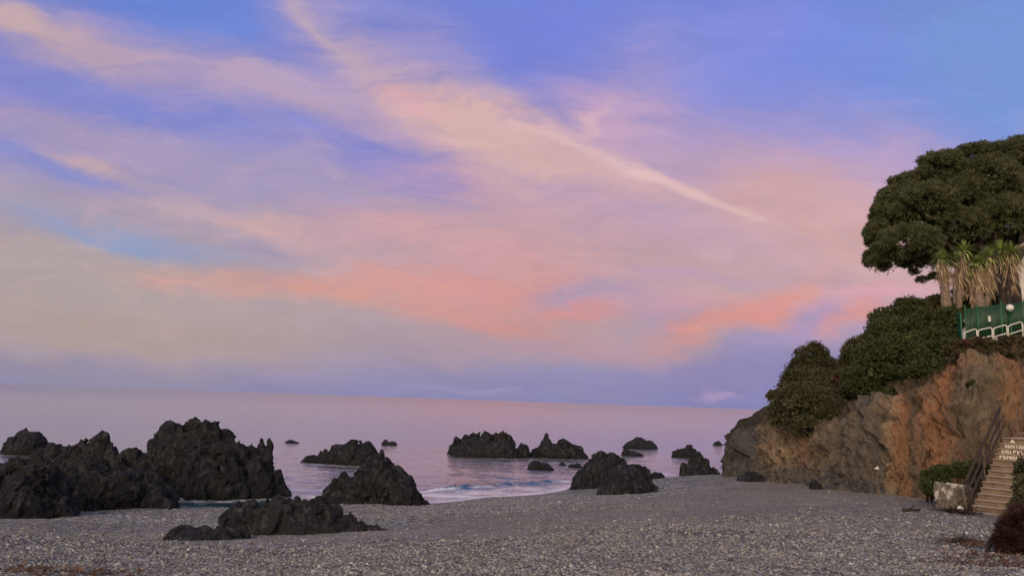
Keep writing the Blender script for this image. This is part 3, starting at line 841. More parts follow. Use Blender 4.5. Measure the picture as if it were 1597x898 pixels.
    col = nn.mix(nn.remap(f1, .35, .65), (.21, .165, .12), (.39, .29, .195))
    col = nn.mix(nn.math('MULTIPLY', nn.remap(nn.noise(st, .8, 4, .6), .48, .66), .6), col, (.125, .12, .105))
    def lay(col, name, c1, c2, gain=1.0):
        a = nn.math('MULTIPLY', getattr_node(nn, name), nn.math('MULTIPLY', mod, gain), clamp=True)
        return nn.mix(a, col, nn.mix(nn.remap(f3, .3, .7), c1, c2))
    col = lay(col, 'tan', (.70, .52, .33), (.50, .36, .215))
    col = lay(col, 'red', (.66, .33, .18), (.42, .19, .10), 1.15)
    col = lay(col, 'dark', (.075, .078, .084), (.19, .195, .20), 1.25)
    col = nn.mix(nn.math('MULTIPLY', getattr_node(nn, 'soil'), .8), col, nn.mix(f2, (.085, .062, .040), (.05, .048, .026)))
    col = nn.mix(nn.remap(nn.noise(st, 2.2, 6, .78, .6), .53, .64, 0, .85), col, (.055, .045, .036))
    col = nn.mix(nn.remap(f3, .60, .75, 0, .5), col, (.50, .42, .31))
    nn.put(b.inputs['Base Color'], col)
    b.inputs['Roughness'].default_value = .9
    b.inputs['Specular IOR Level'].default_value = .2
    h = nn.math('ADD', nn.noise(st, 5, 6, .75), nn.math('MULTIPLY', nn.noise(Pn, 26, 4, .7), .4))
    bump(nn, b, h, 1.0, .34)
    o = link("cliff", me, mt)
    tag(o, "rust and brown rock cliff above the beach", "cliff", kind="structure")
    return P, nrm, q, T
CP, CN, CQ, CT = cliff()

# ------------------------------------------------------------------ foliage
def unit(v): return v / (np.linalg.norm(v, axis=-1, keepdims=True) + 1e-9)
def rand_dirs(n): return unit(RNG.normal(size=(n, 3)))
def lobes(clumps, per, spread=.75, size=(.3, .5), squash=.8):
    """each clump (x, y, z, rx, ry, rz) is filled out by smaller lobes sitting on its surface"""
    out = []
    for (x, y, z, rx, ry, rz) in clumps:
        out.append((x, y, z, rx * .8, ry * .8, rz * .8))
        d = rand_dirs(per); d[:, 2] = np.where(d[:, 2] < -.35, -d[:, 2], d[:, 2])
        s = RNG.uniform(*size, per)
        for k in range(per):
            m = min(rx, ry, rz)
            out.append((x + d[k, 0] * rx * spread, y + d[k, 1] * ry * spread, z + d[k, 2] * rz * spread, s[k] * (rx * .5 + m * .5), s[k] * (ry * .5 + m * .5), s[k] * m * squash * 1.1))
    return np.array(out)
def scatter_on(lb, n, shell=(.72, 1.10), up=.25, rag=.48):
    vol = (lb[:, 3] * lb[:, 4] * lb[:, 5]) ** (2 / 3)
    k = RNG.choice(len(lb), n, p=vol / vol.sum())
    d = unit(rand_dirs(n) + np.array([0, 0, up]))
    rad = RNG.uniform(*shell, n)[:, None]
    p = lb[k, :3] + d * lb[k, 3:6] * rad
    nz = 1 + rag * fbm(p * 2.6, 3, .6, seed=3)[:, None] + 1.25 * rag * np.clip(vnoise(p * 4.5, 19) - .35, 0, 1)[:, None]
    p = lb[k, :3] + d * lb[k, 3:6] * rad * nz
    return p, unit(d / lb[k, 3:6])
def blades(p, axis, length, width, normal=None):
    """one folded blade per row: base p, direction axis"""
    n = len(p)
    side = unit(np.cross(axis, rand_dirs(n) if normal is None else normal)) * (np.asarray(width).reshape(-1, 1) / 2)
    L = axis * np.asarray(length).reshape(-1, 1)
    up = unit(np.cross(side, axis)) * np.linalg.norm(L, axis=1, keepdims=True) * .08
    V = np.stack([p, p + L * .5 + side + up, p + L, p + L * .5 - side + up], 1).reshape(-1, 3)
    i = np.arange(n)[:, None] * 4
    F = np.concatenate([i + np.array([0, 1, 2, 3])], 0)
    return V, F
def tufts(p, d, per, length, width, spread=.9):
    n = len(p)
    P = np.repeat(p, per, 0)
    A = unit(np.repeat(d, per, 0) + spread * rand_dirs(n * per))
    L = RNG.uniform(length * .6, length * 1.2, n * per)
    # one island per tuft: the blades share their base vertex, so a tuft keeps one shade
    side = unit(np.cross(A, rand_dirs(n * per))) * (width / 2)
    tip = P + A * L[:, None]; a = P + A * L[:, None] * .55 + side; b = P + A * L[:, None] * .55 - side
    V = np.concatenate([p, np.stack([a, tip, b], 1).reshape(-1, 3)], 0)
    base = np.repeat(np.arange(n), per)
    j = n + np.arange(n * per) * 3
    F = np.stack([base, j, j + 1, j + 2], 1)
    return V, F
def merge(parts):
    V = []; F = []; o = 0
    for v, f in parts:
        V.append(v); F.append(f + o); o += len(v)
    return np.concatenate(V), np.concatenate(F)
def tube(pts, rad, seg=8, cap=True):
    pts = np.asarray(pts, float); n = len(pts)
    rad = np.broadcast_to(np.asarray(rad, float), (n,))
    t = unit(np.gradient(pts, axis=0))
    ref = np.array([0., 0, 1]) if abs(t[0, 2]) < .9 else np.array([1., 0, 0])
    V = []
    for i in range(n):
        x = np.cross(t[i], ref); x /= np.linalg.norm(x) + 1e-9
        y = np.cross(t[i], x)
        a = np.linspace(0, 2 * math.pi, seg, endpoint=False)
        V.append(pts[i] + rad[i] * (np.cos(a)[:, None] * x + np.sin(a)[:, None] * y))
    V = np.concatenate(V)
    F = [[i * seg + j, i * seg + (j + 1) % seg, (i + 1) * seg + (j + 1) % seg, (i + 1) * seg + j] for i in range(n - 1) for j in range(seg)]
    if cap:
        c0 = len(V); V = np.concatenate([V, pts[:1], pts[-1:]])
        for j in range(seg):
            F.append([c0, (j + 1) % seg, j, j]); e = (n - 1) * seg
            F.append([c0 + 1, e + j, e + (j + 1) % seg, e + (j + 1) % seg])
    F = np.array(F)
    return V, F
def tube_faces(V, F):
    return [tuple(f) if f[2] != f[3] else tuple(f[:3]) for f in F.tolist()]
def tube_mesh(name, lst, smooth=True):
    V, F = merge(lst)
    return mesh(name, V, tube_faces(V, F), smooth)
def bend(a, b, n, wob, seed=0, sag=0.0):
    a, b = np.asarray(a, float), np.asarray(b, float)
    t = np.linspace(0, 1, n)[:, None]
    p = a + (b - a) * t
    q = p * .9 + seed * 7.7
    p = p + wob * np.stack([vnoise(q, 1 + seed), vnoise(q, 2 + seed), .5 * vnoise(q, 3 + seed)], -1) * np.sin(t * math.pi) ** .5
    p[:, 2] += sag * np.sin(t[:, 0] * math.pi)
    return p
def core(lb, shrink, sub=2):
    """dense inner foliage: large leaves packed inside the crown so that no sky shows through its heart"""
    n = int(40 * len(lb))
    k = RNG.integers(0, len(lb), n)
    d = rand_dirs(n) * RNG.uniform(0, shrink, (n, 1)) ** .5
    p = lb[k, :3] + d * lb[k, 3:6] * shrink
    return p
def cl(px, py, D, rx, rz, ry=None):
    """clump surveyed from the photo: centre pixel, distance, radii in photo pixels"""
    c = at_y(px, py, D); m = mpp(D)
    return (c[0], c[1], c[2], rx * m, (ry or (rx + rz) / 2) * m, rz * m)

M_PINE = leaf_material("pine_needles", [(0, (.07, .076, .045)), (.4, (.105, .122, .060)), (.7, (.155, .17, .075)), (1, (.22, .215, .105))], .4)
M_SHRUB = leaf_material("shrub_leaves", [(0, (.030, .042, .017)), (.4, (.058, .076, .028)), (.7, (.09, .11, .04)), (1, (.15, .165, .065))], .35, patch=((.11, .085, .05), .7))
M_OLIVE = leaf_material("olive_shrub_leaves", [(0, (.035, .037, .019)), (.4, (.068, .068, .034)), (.7, (.10, .098, .048)), (1, (.15, .14, .075))], .25)
M_DRY = leaf_material("dry_shrub_leaves", [(0, (.028, .024, .014)), (.4, (.058, .048, .026)), (.7, (.09, .075, .036)), (1, (.14, .11, .06))], .2, patch=((.12, .035, .028), .8))
M_RED = leaf_material("dead_red_leaves", [(0, (.014, .008, .007)), (.5, (.035, .016, .013)), (.8, (.062, .030, .022)), (1, (.12, .07, .045))], .15)
M_YUCCA = leaf_material("yucca_leaves", [(0, (.10, .15, .035)), (.5, (.23, .30, .08)), (.8, (.37, .44, .13)), (1, (.50, .54, .21))], .25, .45)
M_SKIRT = leaf_material("dead_yucca_leaves", [(0, (.15, .11, .07)), (.4, (.34, .25, .155)), (.75, (.52, .40, .26)), (1, (.68, .56, .40))], .15, .8)
M_BARK = simple("bark", (.050, .036, .028), .9, scale=5, c2=(.022, .016, .014), bumpk=1.0)
M_BARKPALE = simple("pale_bark", (.27, .20, .145), .9, scale=7, c2=(.13, .095, .07), bumpk=1.0)
M_TWIG = simple("grey_twigs", (.16, .13, .105), .9, scale=7, c2=(.09, .07, .055))

def shrub(name, label, cat, clumps, n, mat, leaf=(.09, .05), base=None, per=12, needle=False, twigs=6, group=None, twigmat=None, spread=.75, size=(.28, .5)):
    lb = lobes(clumps, per, spread, size)
    if base is None:
        c = np.mean([c[:3] for c in clumps], 0); base = (c[0], c[1] + .3, min(c_[2] - c_[5] for c_ in clumps) - .2)
    base = np.asarray(base, float)
    root = empty(name, base)
    tag(root, label, cat, group)
    p, d = scatter_on(lb, n)
    q = core(lb, .85)
    parts = []
    if needle:
        parts.append(tufts(p, d, 6, leaf[0], leaf[1]))
        parts.append(tufts(q, rand_dirs(len(q)), 5, leaf[0] * 1.6, leaf[1] * 3))
    else:
        parts.append(tufts(p, d, 4, leaf[0], leaf[1], 1.3))
        parts.append(tufts(q, rand_dirs(len(q)), 4, leaf[0] * 2.0, leaf[1] * 2.6))
    V, F = merge(parts)
    link("crown", mesh("crown", V - base, F, False), mat, root)
    tb = []
    for k in range(twigs):
        c = lb[RNG.integers(0, len(lb))]
        e = np.array(c[:3]) + rand_dirs(1)[0] * np.array(c[3:6]) * RNG.uniform(.9, 1.45)
        pts = bend(base + RNG.normal(size=3) * np.array([.15, .15, 0]), e, 9, .25, k)
        tb.append(tube(pts - base, np.linspace(.05, .012, 9), 6))
    if tb:
        link("branches", tube_mesh("branches", tb), twigmat or M_BARK, root)
    for o in root.children: o.matrix_parent_inverse = Matrix()
    return root

# --- the umbrella pine on the headland
def pine():
    D = 41.0
    cs = [cl(1376, 405, D - 1.2, 27, 28), cl(1372, 370, D - .8, 22, 34), cl(1400, 318, D - .4, 34, 30), cl(1480, 300, D + .4, 70, 50), cl(1545, 320, D + .6, 70, 60), cl(1420, 385, D - 2.4, 52, 36), cl(1385, 345, D - .6, 28, 38), cl(1440, 325, D - 1.6, 58, 42), cl(1495, 360, D - 1.8, 48, 38),
          cl(1415, 295, D, 32, 28), cl(1470, 268, D - .6, 48, 34), cl(1520, 252, D, 46, 30), cl(1545, 290, D - 1.4, 56, 46), cl(1570, 345, D - 2.0, 56, 42), cl(1500, 308, D - 1, 46, 38),
          cl(1600, 260, D + 1, 62, 46), cl(1578, 246, D - .2, 50, 34), cl(1625, 244, D, 50, 36), cl(1650, 300, D, 70, 60), cl(1650, 370, D - 1, 60, 40), cl(1440, 408, D + .6, 46, 18), cl(1500, 395, D + .2, 60, 26), cl(1560, 385, D + .2, 60, 30), cl(1610, 385, D + .8, 60, 30), cl(1480, 330, D + 1, 60, 50),
          cl(1700, 350, D + 1, 60, 60), cl(1420, 350, D + 1.6, 60, 50), cl(1520, 330, D + 2.4, 90, 60), cl(1610, 330, D + 2.4, 80, 60)]
    base = at_y(1586, 498, D - 4); base[2] = 8.2
    root = empty("umbrella_pine", base)
    tag(root, "big dark umbrella pine with a broad spreading crown on top of the headland", "tree")
    lb = lobes(cs, 22, .78, (.20, .36))
    p, d = scatter_on(lb, 66000, (.84, 1.10), .5, .22)
    q = np.concatenate([core(lb, .80) for _ in range(5)])
    V, F = merge([tufts(p, d, 7, .12, .022, .8), tufts(q, rand_dirs(len(q)), 6, .26, .05)])
    link("crown", mesh("crown", V - base, F, False), M_PINE, root)
    # a straggling lower branch with sparse tufts, seen against the sky
    tw = lobes([cl(1440, 436, D - 1, 9, 4), cl(1456, 430, D - 1, 9, 4), cl(1470, 432, D - 1, 10, 5), cl(1425, 424, D - 1, 8, 4)], 6, .9, (.3, .5))
    p2, d2 = scatter_on(tw, 900, (.5, 1.1), .3)
    V2, F2 = tufts(p2, d2, 7, .15, .026, .9)
    link("crown", mesh("crown", V2 - base, F2, False), M_PINE, root)
    j = at_y(1581, 430, D - 3.6)
    tr = [tube(bend(base - np.array([0, 0, .6]), j, 12, .12, 1) - base, np.linspace(.27, .20, 12), 12),
          tube(bend(j, at_y(1500, 350, D), 12, .3, 2) - base, np.linspace(.2, .09, 12), 10),
          tube(bend(j, at_y(1600, 330, D), 12, .3, 3) - base, np.linspace(.2, .09, 12), 10)]
    link("trunk", tube_mesh("trunk", tr), M_BARK, root)
    b2 = at_y(1562, 498, D - 3.6)
    k = at_y(1551, 425, D - 3)
    tr = [tube(bend(b2 - np.array([0, 0, 1.2]), k, 12, .1, 4) - base, np.linspace(.2, .16, 12), 12)]
    for e, s in (((1440, 400), 5), ((1425, 350), 6), ((1500, 300), 7), ((1452, 432), 8), ((1550, 330), 9)):
        tr.append(tube(bend(k, at_y(e[0], e[1], D - .3), 14, .35, s) - base, np.linspace(.15, .035, 14), 8))
    link("limb", tube_mesh("limb", tr), M_BARK, root)
    for o in root.children: o.matrix_parent_inverse = Matrix()
pine()

def yucca(label, D, foot, heads, trunkmat):
    base = at_y(*foot, D); base[2] = 8.0
    root = empty("yucca", base)
    tag(root, label, "yucca", "yuccas in front of the pine")
    st = []
    for i, (px, py, r) in enumerate(heads):
        c = at_y(px, py, D + RNG.uniform(-.3, .3))
        fork = base + (c - base) * .25 if i else base
        stem = bend(base + np.array([RNG.uniform(-.1, .1), 0, -.6]), c, 12, .10, i + int(D * 3))
        st.append(tube(stem - base, np.linspace(.38 if i == 0 else .15, .12, 12), 9))
        R = r * mpp(D)
        n = 110
        d = rand_dirs(n); d[:, 2] = d[:, 2] * .8 + .30; d = unit(d)
        V1, F1 = blades(c + d * .05, d, RNG.uniform(.8, 1.15, n) * R * (1 - .2 * np.clip(d[:, 2], 0, 1)), .070, np.tile([0, 0, 1.], (n, 1)))
        tip = V1.reshape(-1, 4, 3); tip[:, 2, 2] -= np.clip(.35 - d[:, 2], 0, 1) * .28 * R      # older leaves droop at the tip
        link("leaf_rosette", mesh("leaf_rosette", V1 - base, F1, False), M_YUCCA, root)
        n = 230                                # the skirt of dead leaves hanging down the stem
        t = RNG.uniform(0, 1, n) ** .9
        drop = (2.6 if i else 1.5) * R
        axis = unit(base + np.array([0, 0, .3]) - c)
        out = RNG.normal(size=(n, 3)) * np.array([.10, .10, .03]) * (1.2 - .5 * t)[:, None]
        p = c + axis * (t * drop)[:, None] + out
        dd = unit(np.stack([RNG.normal(.12, .16, n), RNG.normal(-.08, .2, n), -np.ones(n)], -1) + 1.2 * out)
        V2, F2 = blades(p, dd, RNG.uniform(.3, .7, n), .045)
        link("dead_leaf_skirt", mesh("dead_leaf_skirt", V2 - base, F2, False), M_SKIRT, root)
    link("trunk", tube_mesh("trunk", st), trunkmat, root)
    for o in root.children: o.matrix_parent_inverse = Matrix()
yucca("left yucca with a thick pale trunk and shaggy dead leaves", 34.6, (1484, 490), [(1468, 406, 21), (1494, 410, 21), (1503, 393, 23)], M_BARKPALE)
yucca("middle yucca whose dead leaves hang longest, down to the green fence", 34.2, (1534, 496), [(1522, 412, 22), (1542, 402, 22), (1510, 424, 19)], M_BARKPALE)
yucca("right yucca with two bright rosettes close to the roof eave", 34.6, (1568, 496), [(1560, 392, 25), (1578, 394, 22)], M_BARK)

shrub("shrub", "dense rounded shrub overhanging the seaward end of the cliff", "shrub",
      [cl(1258, 642, 36.7, 56, 40), cl(1228, 648, 37.5, 28, 28), cl(1296, 648, 35.9, 28, 34), cl(1262, 666, 36.2, 34, 18), cl(1250, 606, 39.2, 36, 26), cl(1212, 622, 40, 14, 14), cl(1275, 612, 38.6, 34, 26)],
      13000, M_OLIVE, (.10, .055), per=18, size=(.14, .5), twigs=26, twigmat=M_TWIG)
shrub("small_pine", "small olive green pine standing up behind the overhanging shrub", "tree",
      [cl(1266, 556, 41.5, 26, 20), cl(1256, 575, 41, 26, 20), cl(1285, 575, 41, 26, 20), cl(1268, 590, 40.5, 40, 18), cl(1306, 596, 40.5, 18, 16), cl(1240, 592, 41, 12, 14)],
      7500, M_OLIVE, (.13, .022), per=12, needle=True, size=(.25, .45))
shrub("shrub", "largest bright green shrub spilling over the cliff below the fence", "shrub",
      [cl(1400, 572, 34.2, 62, 52), cl(1368, 600, 35, 46, 38), cl(1436, 596, 33.2, 46, 44), cl(1448, 548, 34, 40, 36), cl(1395, 530, 35.6, 46, 34), cl(1345, 610, 36.4, 26, 26), cl(1468, 560, 33, 24, 34), cl(1408, 622, 33.4, 36, 20)],
      20000, M_SHRUB, (.10, .055), per=18, size=(.14, .5), twigs=34, twigmat=M_TWIG)
shrub("hedge", "dark hedge on the headland top left of the green fence", "hedge",
      [cl(1392, 505, 37.4, 36, 24), cl(1430, 488, 36.4, 44, 22), cl(1468, 484, 35.4, 34, 22), cl(1368, 522, 37.6, 22, 18), cl(1490, 490, 35, 18, 22), cl(1450, 505, 35.4, 40, 24), cl(1478, 502, 33.9, 22, 24), cl(1466, 520, 33.9, 22, 16), cl(1512, 470, 36.6, 26, 30), cl(1536, 480, 36.4, 22, 26)],
      13000, M_SHRUB, (.10, .05), per=16, size=(.15, .5), twigs=22, twigmat=M_TWIG)
shrub("shrub", "small dead reddish brown shrub caught between the overhanging shrub and the largest shrub", "shrub",
      [cl(1314, 592, 36.6, 14, 11), cl(1326, 603, 36.2, 12, 10), cl(1318, 612, 36.2, 10, 8)], 1000, M_DRY, (.12, .03), per=6, twigs=16, twigmat=M_TWIG)
shrub("shrub", "thin wispy shrub between the small pine and the largest shrub", "shrub",
      [cl(1332, 560, 38.4, 17, 28), cl(1345, 545, 38.2, 12, 20), cl(1320, 580, 38.6, 14, 18)], 1800, M_OLIVE, (.26, .02), per=6, needle=True, twigs=22, twigmat=M_TWIG)
shrub("shrub", "dry brown shrub with reddish patches under the white rails", "shrub",
      [cl(1500, 548, 31.9, 28, 18), cl(1540, 545, 31.4, 34, 17), cl(1585, 543, 31.0, 34, 17), cl(1620, 540, 30.6, 34, 17), cl(1515, 560, 31.2, 32, 14), cl(1565, 556, 30.8, 40, 12)],
      9500, M_DRY, (.10, .045), per=12, twigs=26, twigmat=M_TWIG, size=(.2, .42))
shrub("shrub", "green bush growing against the cliff left of the white block", "bush",
      [cl(1460, 748, 27.2, 22, 18), cl(1452, 762, 27, 14, 12), cl(1472, 738, 27.2, 14, 12)], 3600, M_SHRUB, (.08, .035), per=10, size=(.22, .42))
shrub("shrub", "low dark bush behind the white block beside the steps", "bush",
      [cl(1506, 735, 27.2, 20, 13), cl(1524, 728, 27, 14, 10)], 2200, M_SHRUB, (.08, .04), per=8)
shrub("shrub", "tuft of greenery clinging to the red cliff under the dry shrub", "bush",
      [cl(1519, 603, 29.9, 11, 8)], 700, M_SHRUB, (.08, .04), per=6, twigs=2)
shrub("shrub", "dead red brown bush at the right edge of the beach", "bush",
      [cl(1590, 850, 13.9, 15, 16), cl(1612, 838, 13.8, 22, 26), cl(1577, 832, 14.1, 8, 8), cl(1604, 868, 13.7, 17, 10), cl(1590, 812, 14.2, 7, 9), cl(1568, 846, 13.9, 6, 5)],
      3600, M_RED, (.15, .011), per=6, needle=True, twigs=46, size=(.2, .75), spread=1.15)
shrub("shrub", "leafy green bush at the right edge over the steps", "bush",
      [cl(1604, 770, 20.4, 18, 30), cl(1598, 795, 20.2, 16, 18), cl(1606, 735, 20.6, 16, 26), cl(1630, 770, 20.2, 24, 44)],
      3800, M_OLIVE, (.09, .045), per=10, size=(.22, .45), base=(14.0, 20.4, 2.0))
# scrub along the rest of the cliff edge, beyond the right of the photograph
for k, (x, y, r) in enumerate([(25.6, 27.6, 1.1), (28.4, 24.2, .9), (31.0, 21.2, 1.2), (34.0, 17.0, 1.0), (38.5, 10.5, 1.3)]):
    shrub("shrub", ["round scrub bush on the cliff edge past the end of the fence", "low scrub bush on the cliff edge well right of the house", "wide scrub bush on the cliff edge above the bare brown face",
                    "small scrub bush on the bare cliff edge near the beach's landward end", "largest scrub bush on the cliff edge at the landward end of the beach"][k], "shrub",
          [(x, y, 8.5 + r * .3, r, r, r * .6), (x + .6, y - .5, 8.4 + r * .2, r * .7, r * .7, r * .5)], 1800, M_DRY if k % 2 else M_SHRUB, (.12, .06), per=9, base=(x, y, 7.9))

# ------------------------------------------------------------------ steps up the cliff
def box(c, ex, ey, ez, hx, hy, hz):
    c = np.asarray(c, float)
    V = np.array([c + sx * hx * ex + sy * hy * ey + sz * hz * ez for sx in (-1, 1) for sy in (-1, 1) for sz in (-1, 1)])
    F = [(0, 1, 3, 2), (4, 6, 7, 5), (0, 4, 5, 1), (2, 3, 7, 6), (0, 2, 6, 4), (1, 5, 7, 3)]
    return V, F
def boxes_mesh(name, lst, bev=0.0):
    import bmesh
    bm = bmesh.new()
    for V, F in lst:
        vs = [bm.verts.new(v) for v in V]
        for f in F: bm.faces.new([vs[i] for i in f])
    bmesh.ops.recalc_face_normals(bm, faces=bm.faces)
    if bev:
        bmesh.ops.bevel(bm, geom=list(bm.edges), offset=bev, segments=2, affect='EDGES')
    me = bpy.data.meshes.new(name); bm.to_mesh(me); bm.free()
    return me
EZ = np.array([0, 0, 1.0])
A0 = at_z(1512, 806, 1.93)
CD = unit(np.array([.78, .63, 0])); ED = unit(np.array([.63, -.78, 0]))
RISE, TREAD, WID, NST = .172, .24, 1.75, 14
M_STEP = None
def concrete():
    m, n, b = material("stained_concrete")
    P = pos(n)
    f = n.noise(P, 3.5, 5, .65); g = n.noise(P, 22, 4, .7)
    col = n.mix(n.remap(f, .35, .65), (.23, .17, .115), (.135, .095, .06))
    col = n.mix(n.remap(g, .5, .75, 0, .6), col, (.34, .28, .21))
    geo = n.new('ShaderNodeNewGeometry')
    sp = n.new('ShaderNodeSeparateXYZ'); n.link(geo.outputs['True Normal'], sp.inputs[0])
    col = n.mix(n.math('MULTIPLY', n.remap(sp.outputs[2], .5, .9), .85), col, (.62, .54, .44))     # up-facing treads paler than the risers
    n.put(b.inputs['Base Color'], col)
    b.inputs['Roughness'].default_value = .9
    bump(n, b, n.math('ADD', f, g), .6, .02)
    return m
M_STEP = concrete()
M_IRON = simple("rusted_iron", (.022, .016, .014), .75, scale=18, c2=(.05, .03, .02), bumpk=.4)
M_WOOD = simple("weathered_wood", (.16, .105, .07), .85, scale=9, c2=(.085, .055, .038), bumpk=.5)
M_PAINT = simple("white_lettering", (.74, .70, .60), .8, scale=25, c2=(.52, .46, .37))
M_WHITE = simple("white_paint", (.74, .73, .69), .6, scale=9, c2=(.55, .52, .46))
def stairs():
    base = A0.copy()
    root = empty("beach_steps", base)
    tag(root, "concrete steps with white painted words climbing from the beach up the cliff", "steps")
    L = lambda p: np.asarray(p) - base
    for i in range(NST):
        z1 = (i + 1) * RISE
        run = TREAD if i < NST - 1 else 2.2
        wdt = WID * (1 + .01 * RNG.uniform(-1, 1))
        c = CD * (i * TREAD + run / 2 + .002 * i) + ED * (WID / 2) + EZ * (z1 / 2 - .4)
        c2 = CD * (i * TREAD + run / 2 - .012) + ED * (WID / 2) + EZ * (z1 - .022)
        V1 = box(c, CD, ED, EZ, run / 2, wdt / 2, z1 / 2 + .4 - .044)
        V2 = box(c2, CD, ED, EZ, run / 2 + .012, wdt / 2 + .01, .022)
        link("step", boxes_mesh("step", [V1, V2], .006), M_STEP, root)
    # earth and masonry under the flight
    tot = NST * TREAD
    pr = [(-.05, -.6), (tot + 2.0, -.6), (tot + 2.0, NST * RISE - .25), (.15, -.12)]
    V = []
    for s in (-.16, -.012):
        V += [CD * a + ED * s + EZ * z for a, z in pr]
    me = mesh("side_wall", np.array(V), [(0, 1, 2, 3), (7, 6, 5, 4), (0, 4, 5, 1), (1, 5, 6, 2), (2, 6, 7, 3), (3, 7, 4, 0)], False)
    link("side_wall", me, M_STEP, root)
    # the painted words, one line on each of three risers, and the arrow above them
    fx = Matrix((tuple(ED) + (0,), tuple(EZ) + (0,), tuple(-CD) + (0,), (0, 0, 0, 1))).transposed()
    def word(txt, step, u0, size, wide):
        cu = bpy.data.curves.new("lettering", 'FONT')
        cu.body = txt; cu.size = size; cu.extrude = .002; cu.space_character = 1.12; cu.offset = .0075
        o = bpy.data.objects.new("tmp", cu); COL.objects.link(o)
        bpy.context.view_layer.update()
        me = bpy.data.meshes.new_from_object(o.evaluated_get(bpy.context.evaluated_depsgraph_get()))
        bpy.data.objects.remove(o)
        me.name = "lettering"
        xs = np.empty(len(me.vertices) * 3, np.float32); me.vertices.foreach_get('co', xs); xs = xs.reshape(-1, 3)
        k = wide / (xs[:, 0].max() - xs[:, 0].min())
        hgt = RISE * .80 / (xs[:, 1].max() - xs[:, 1].min())
        P = ED * (u0 + (xs[:, :1] - xs[:, 0].min()) * k) + EZ * ((step * RISE) + .012 + (xs[:, 1:2] - xs[:, 1].min()) * hgt) + CD * (step * TREAD - .006) - CD * xs[:, 2:3]
        me.vertices.foreach_set('co', P.astype(np.float32).ravel()); me.update()
        link("lettering", me, M_PAINT, root)
    word("PENSIERI", 10, .12, .16, .80)
    word("DEI", 11, .12, .16, .27)
    word("BELLI", 11, .45, .16, .46)
    word("SENTIERO", 12, .14, .16, .76)
    a = ED * .22 + CD * (13 * TREAD - .006) + EZ * (13 * RISE + .012)
    tri = [a, a + ED * .16, a + ED * .08 + EZ * .13]
    V = np.array(tri + [p - CD * .004 for p in tri])
    link("arrow_mark", mesh("arrow_mark", V, [(0, 2, 1), (3, 4, 5), (0, 1, 4, 3), (1, 2, 5, 4), (2, 0, 3, 5)], False), M_PAINT, root)
    for o in root.children: o.matrix_parent_inverse = Matrix()
    # iron handrail up the left side
    hr = empty("handrail", base)
    tag(hr, "brown iron handrail with two rails up the left side of the steps", "handrail")
    sl = unit(CD * TREAD + EZ * RISE)
    s0 = -ED * .06
    def on(i, h): return s0 + CD * (i * TREAD + .12) + EZ * ((i + 1) * RISE + h)
    for i in (0.2, 6.0, 12.9):
        V, F = tube([on(i, -.25), on(i, 1.0)], .035, 8)
        link("post", mesh("post", V, tube_faces(V, F)), M_WOOD if i > 5 else M_IRON, hr)
    for h in (.98, .60, .25):
        V, F = tube([on(-.4, h), on(4, h + .01), on(8.5, h - .01), on(13.2, h)], .042 if h > .9 else .034, 8)
        link("rail", mesh("rail", V, tube_faces(V, F)), M_IRON, hr)
    V, F = tube([on(-1.2, .72), on(-.2, -.25)], .028, 8)
    link("brace", mesh("brace", V, tube_faces(V, F)), M_WOOD, hr)
    for o in hr.children: o.matrix_parent_inverse = Matrix()
    # wooden railing on the landing at the top
    tb = base + CD * (NST * TREAD + 1.3) + EZ * (NST * RISE)
    wr = empty("landing_railing", tb)
    tag(wr, "weathered wooden railing across the landing at the top of the steps", "railing")
    for u in (.0, .42, 1.2, 2.1):
        V = box(ED * u + EZ * .52, CD, ED, EZ, .04, .045, .58)
        link("post", boxes_mesh("post", [V], .006), M_WOOD, wr)
    for h in (.42, .92):
        V = box(ED * 1.05 + EZ * h - CD * .062, CD, unit(ED + EZ * .30), unit(EZ - ED * .30), .018, 1.25, .05)
        link("rail", boxes_mesh("rail", [V], .004), M_WOOD, wr)
    V, F = tube([ED * .18 - EZ * .1, ED * .2 + EZ * 2.0], .035, 8)
    link("pole", mesh("pole", V, tube_faces(V, F)), M_WOOD, wr)
    for o in wr.children: o.matrix_parent_inverse = Matrix()
stairs()

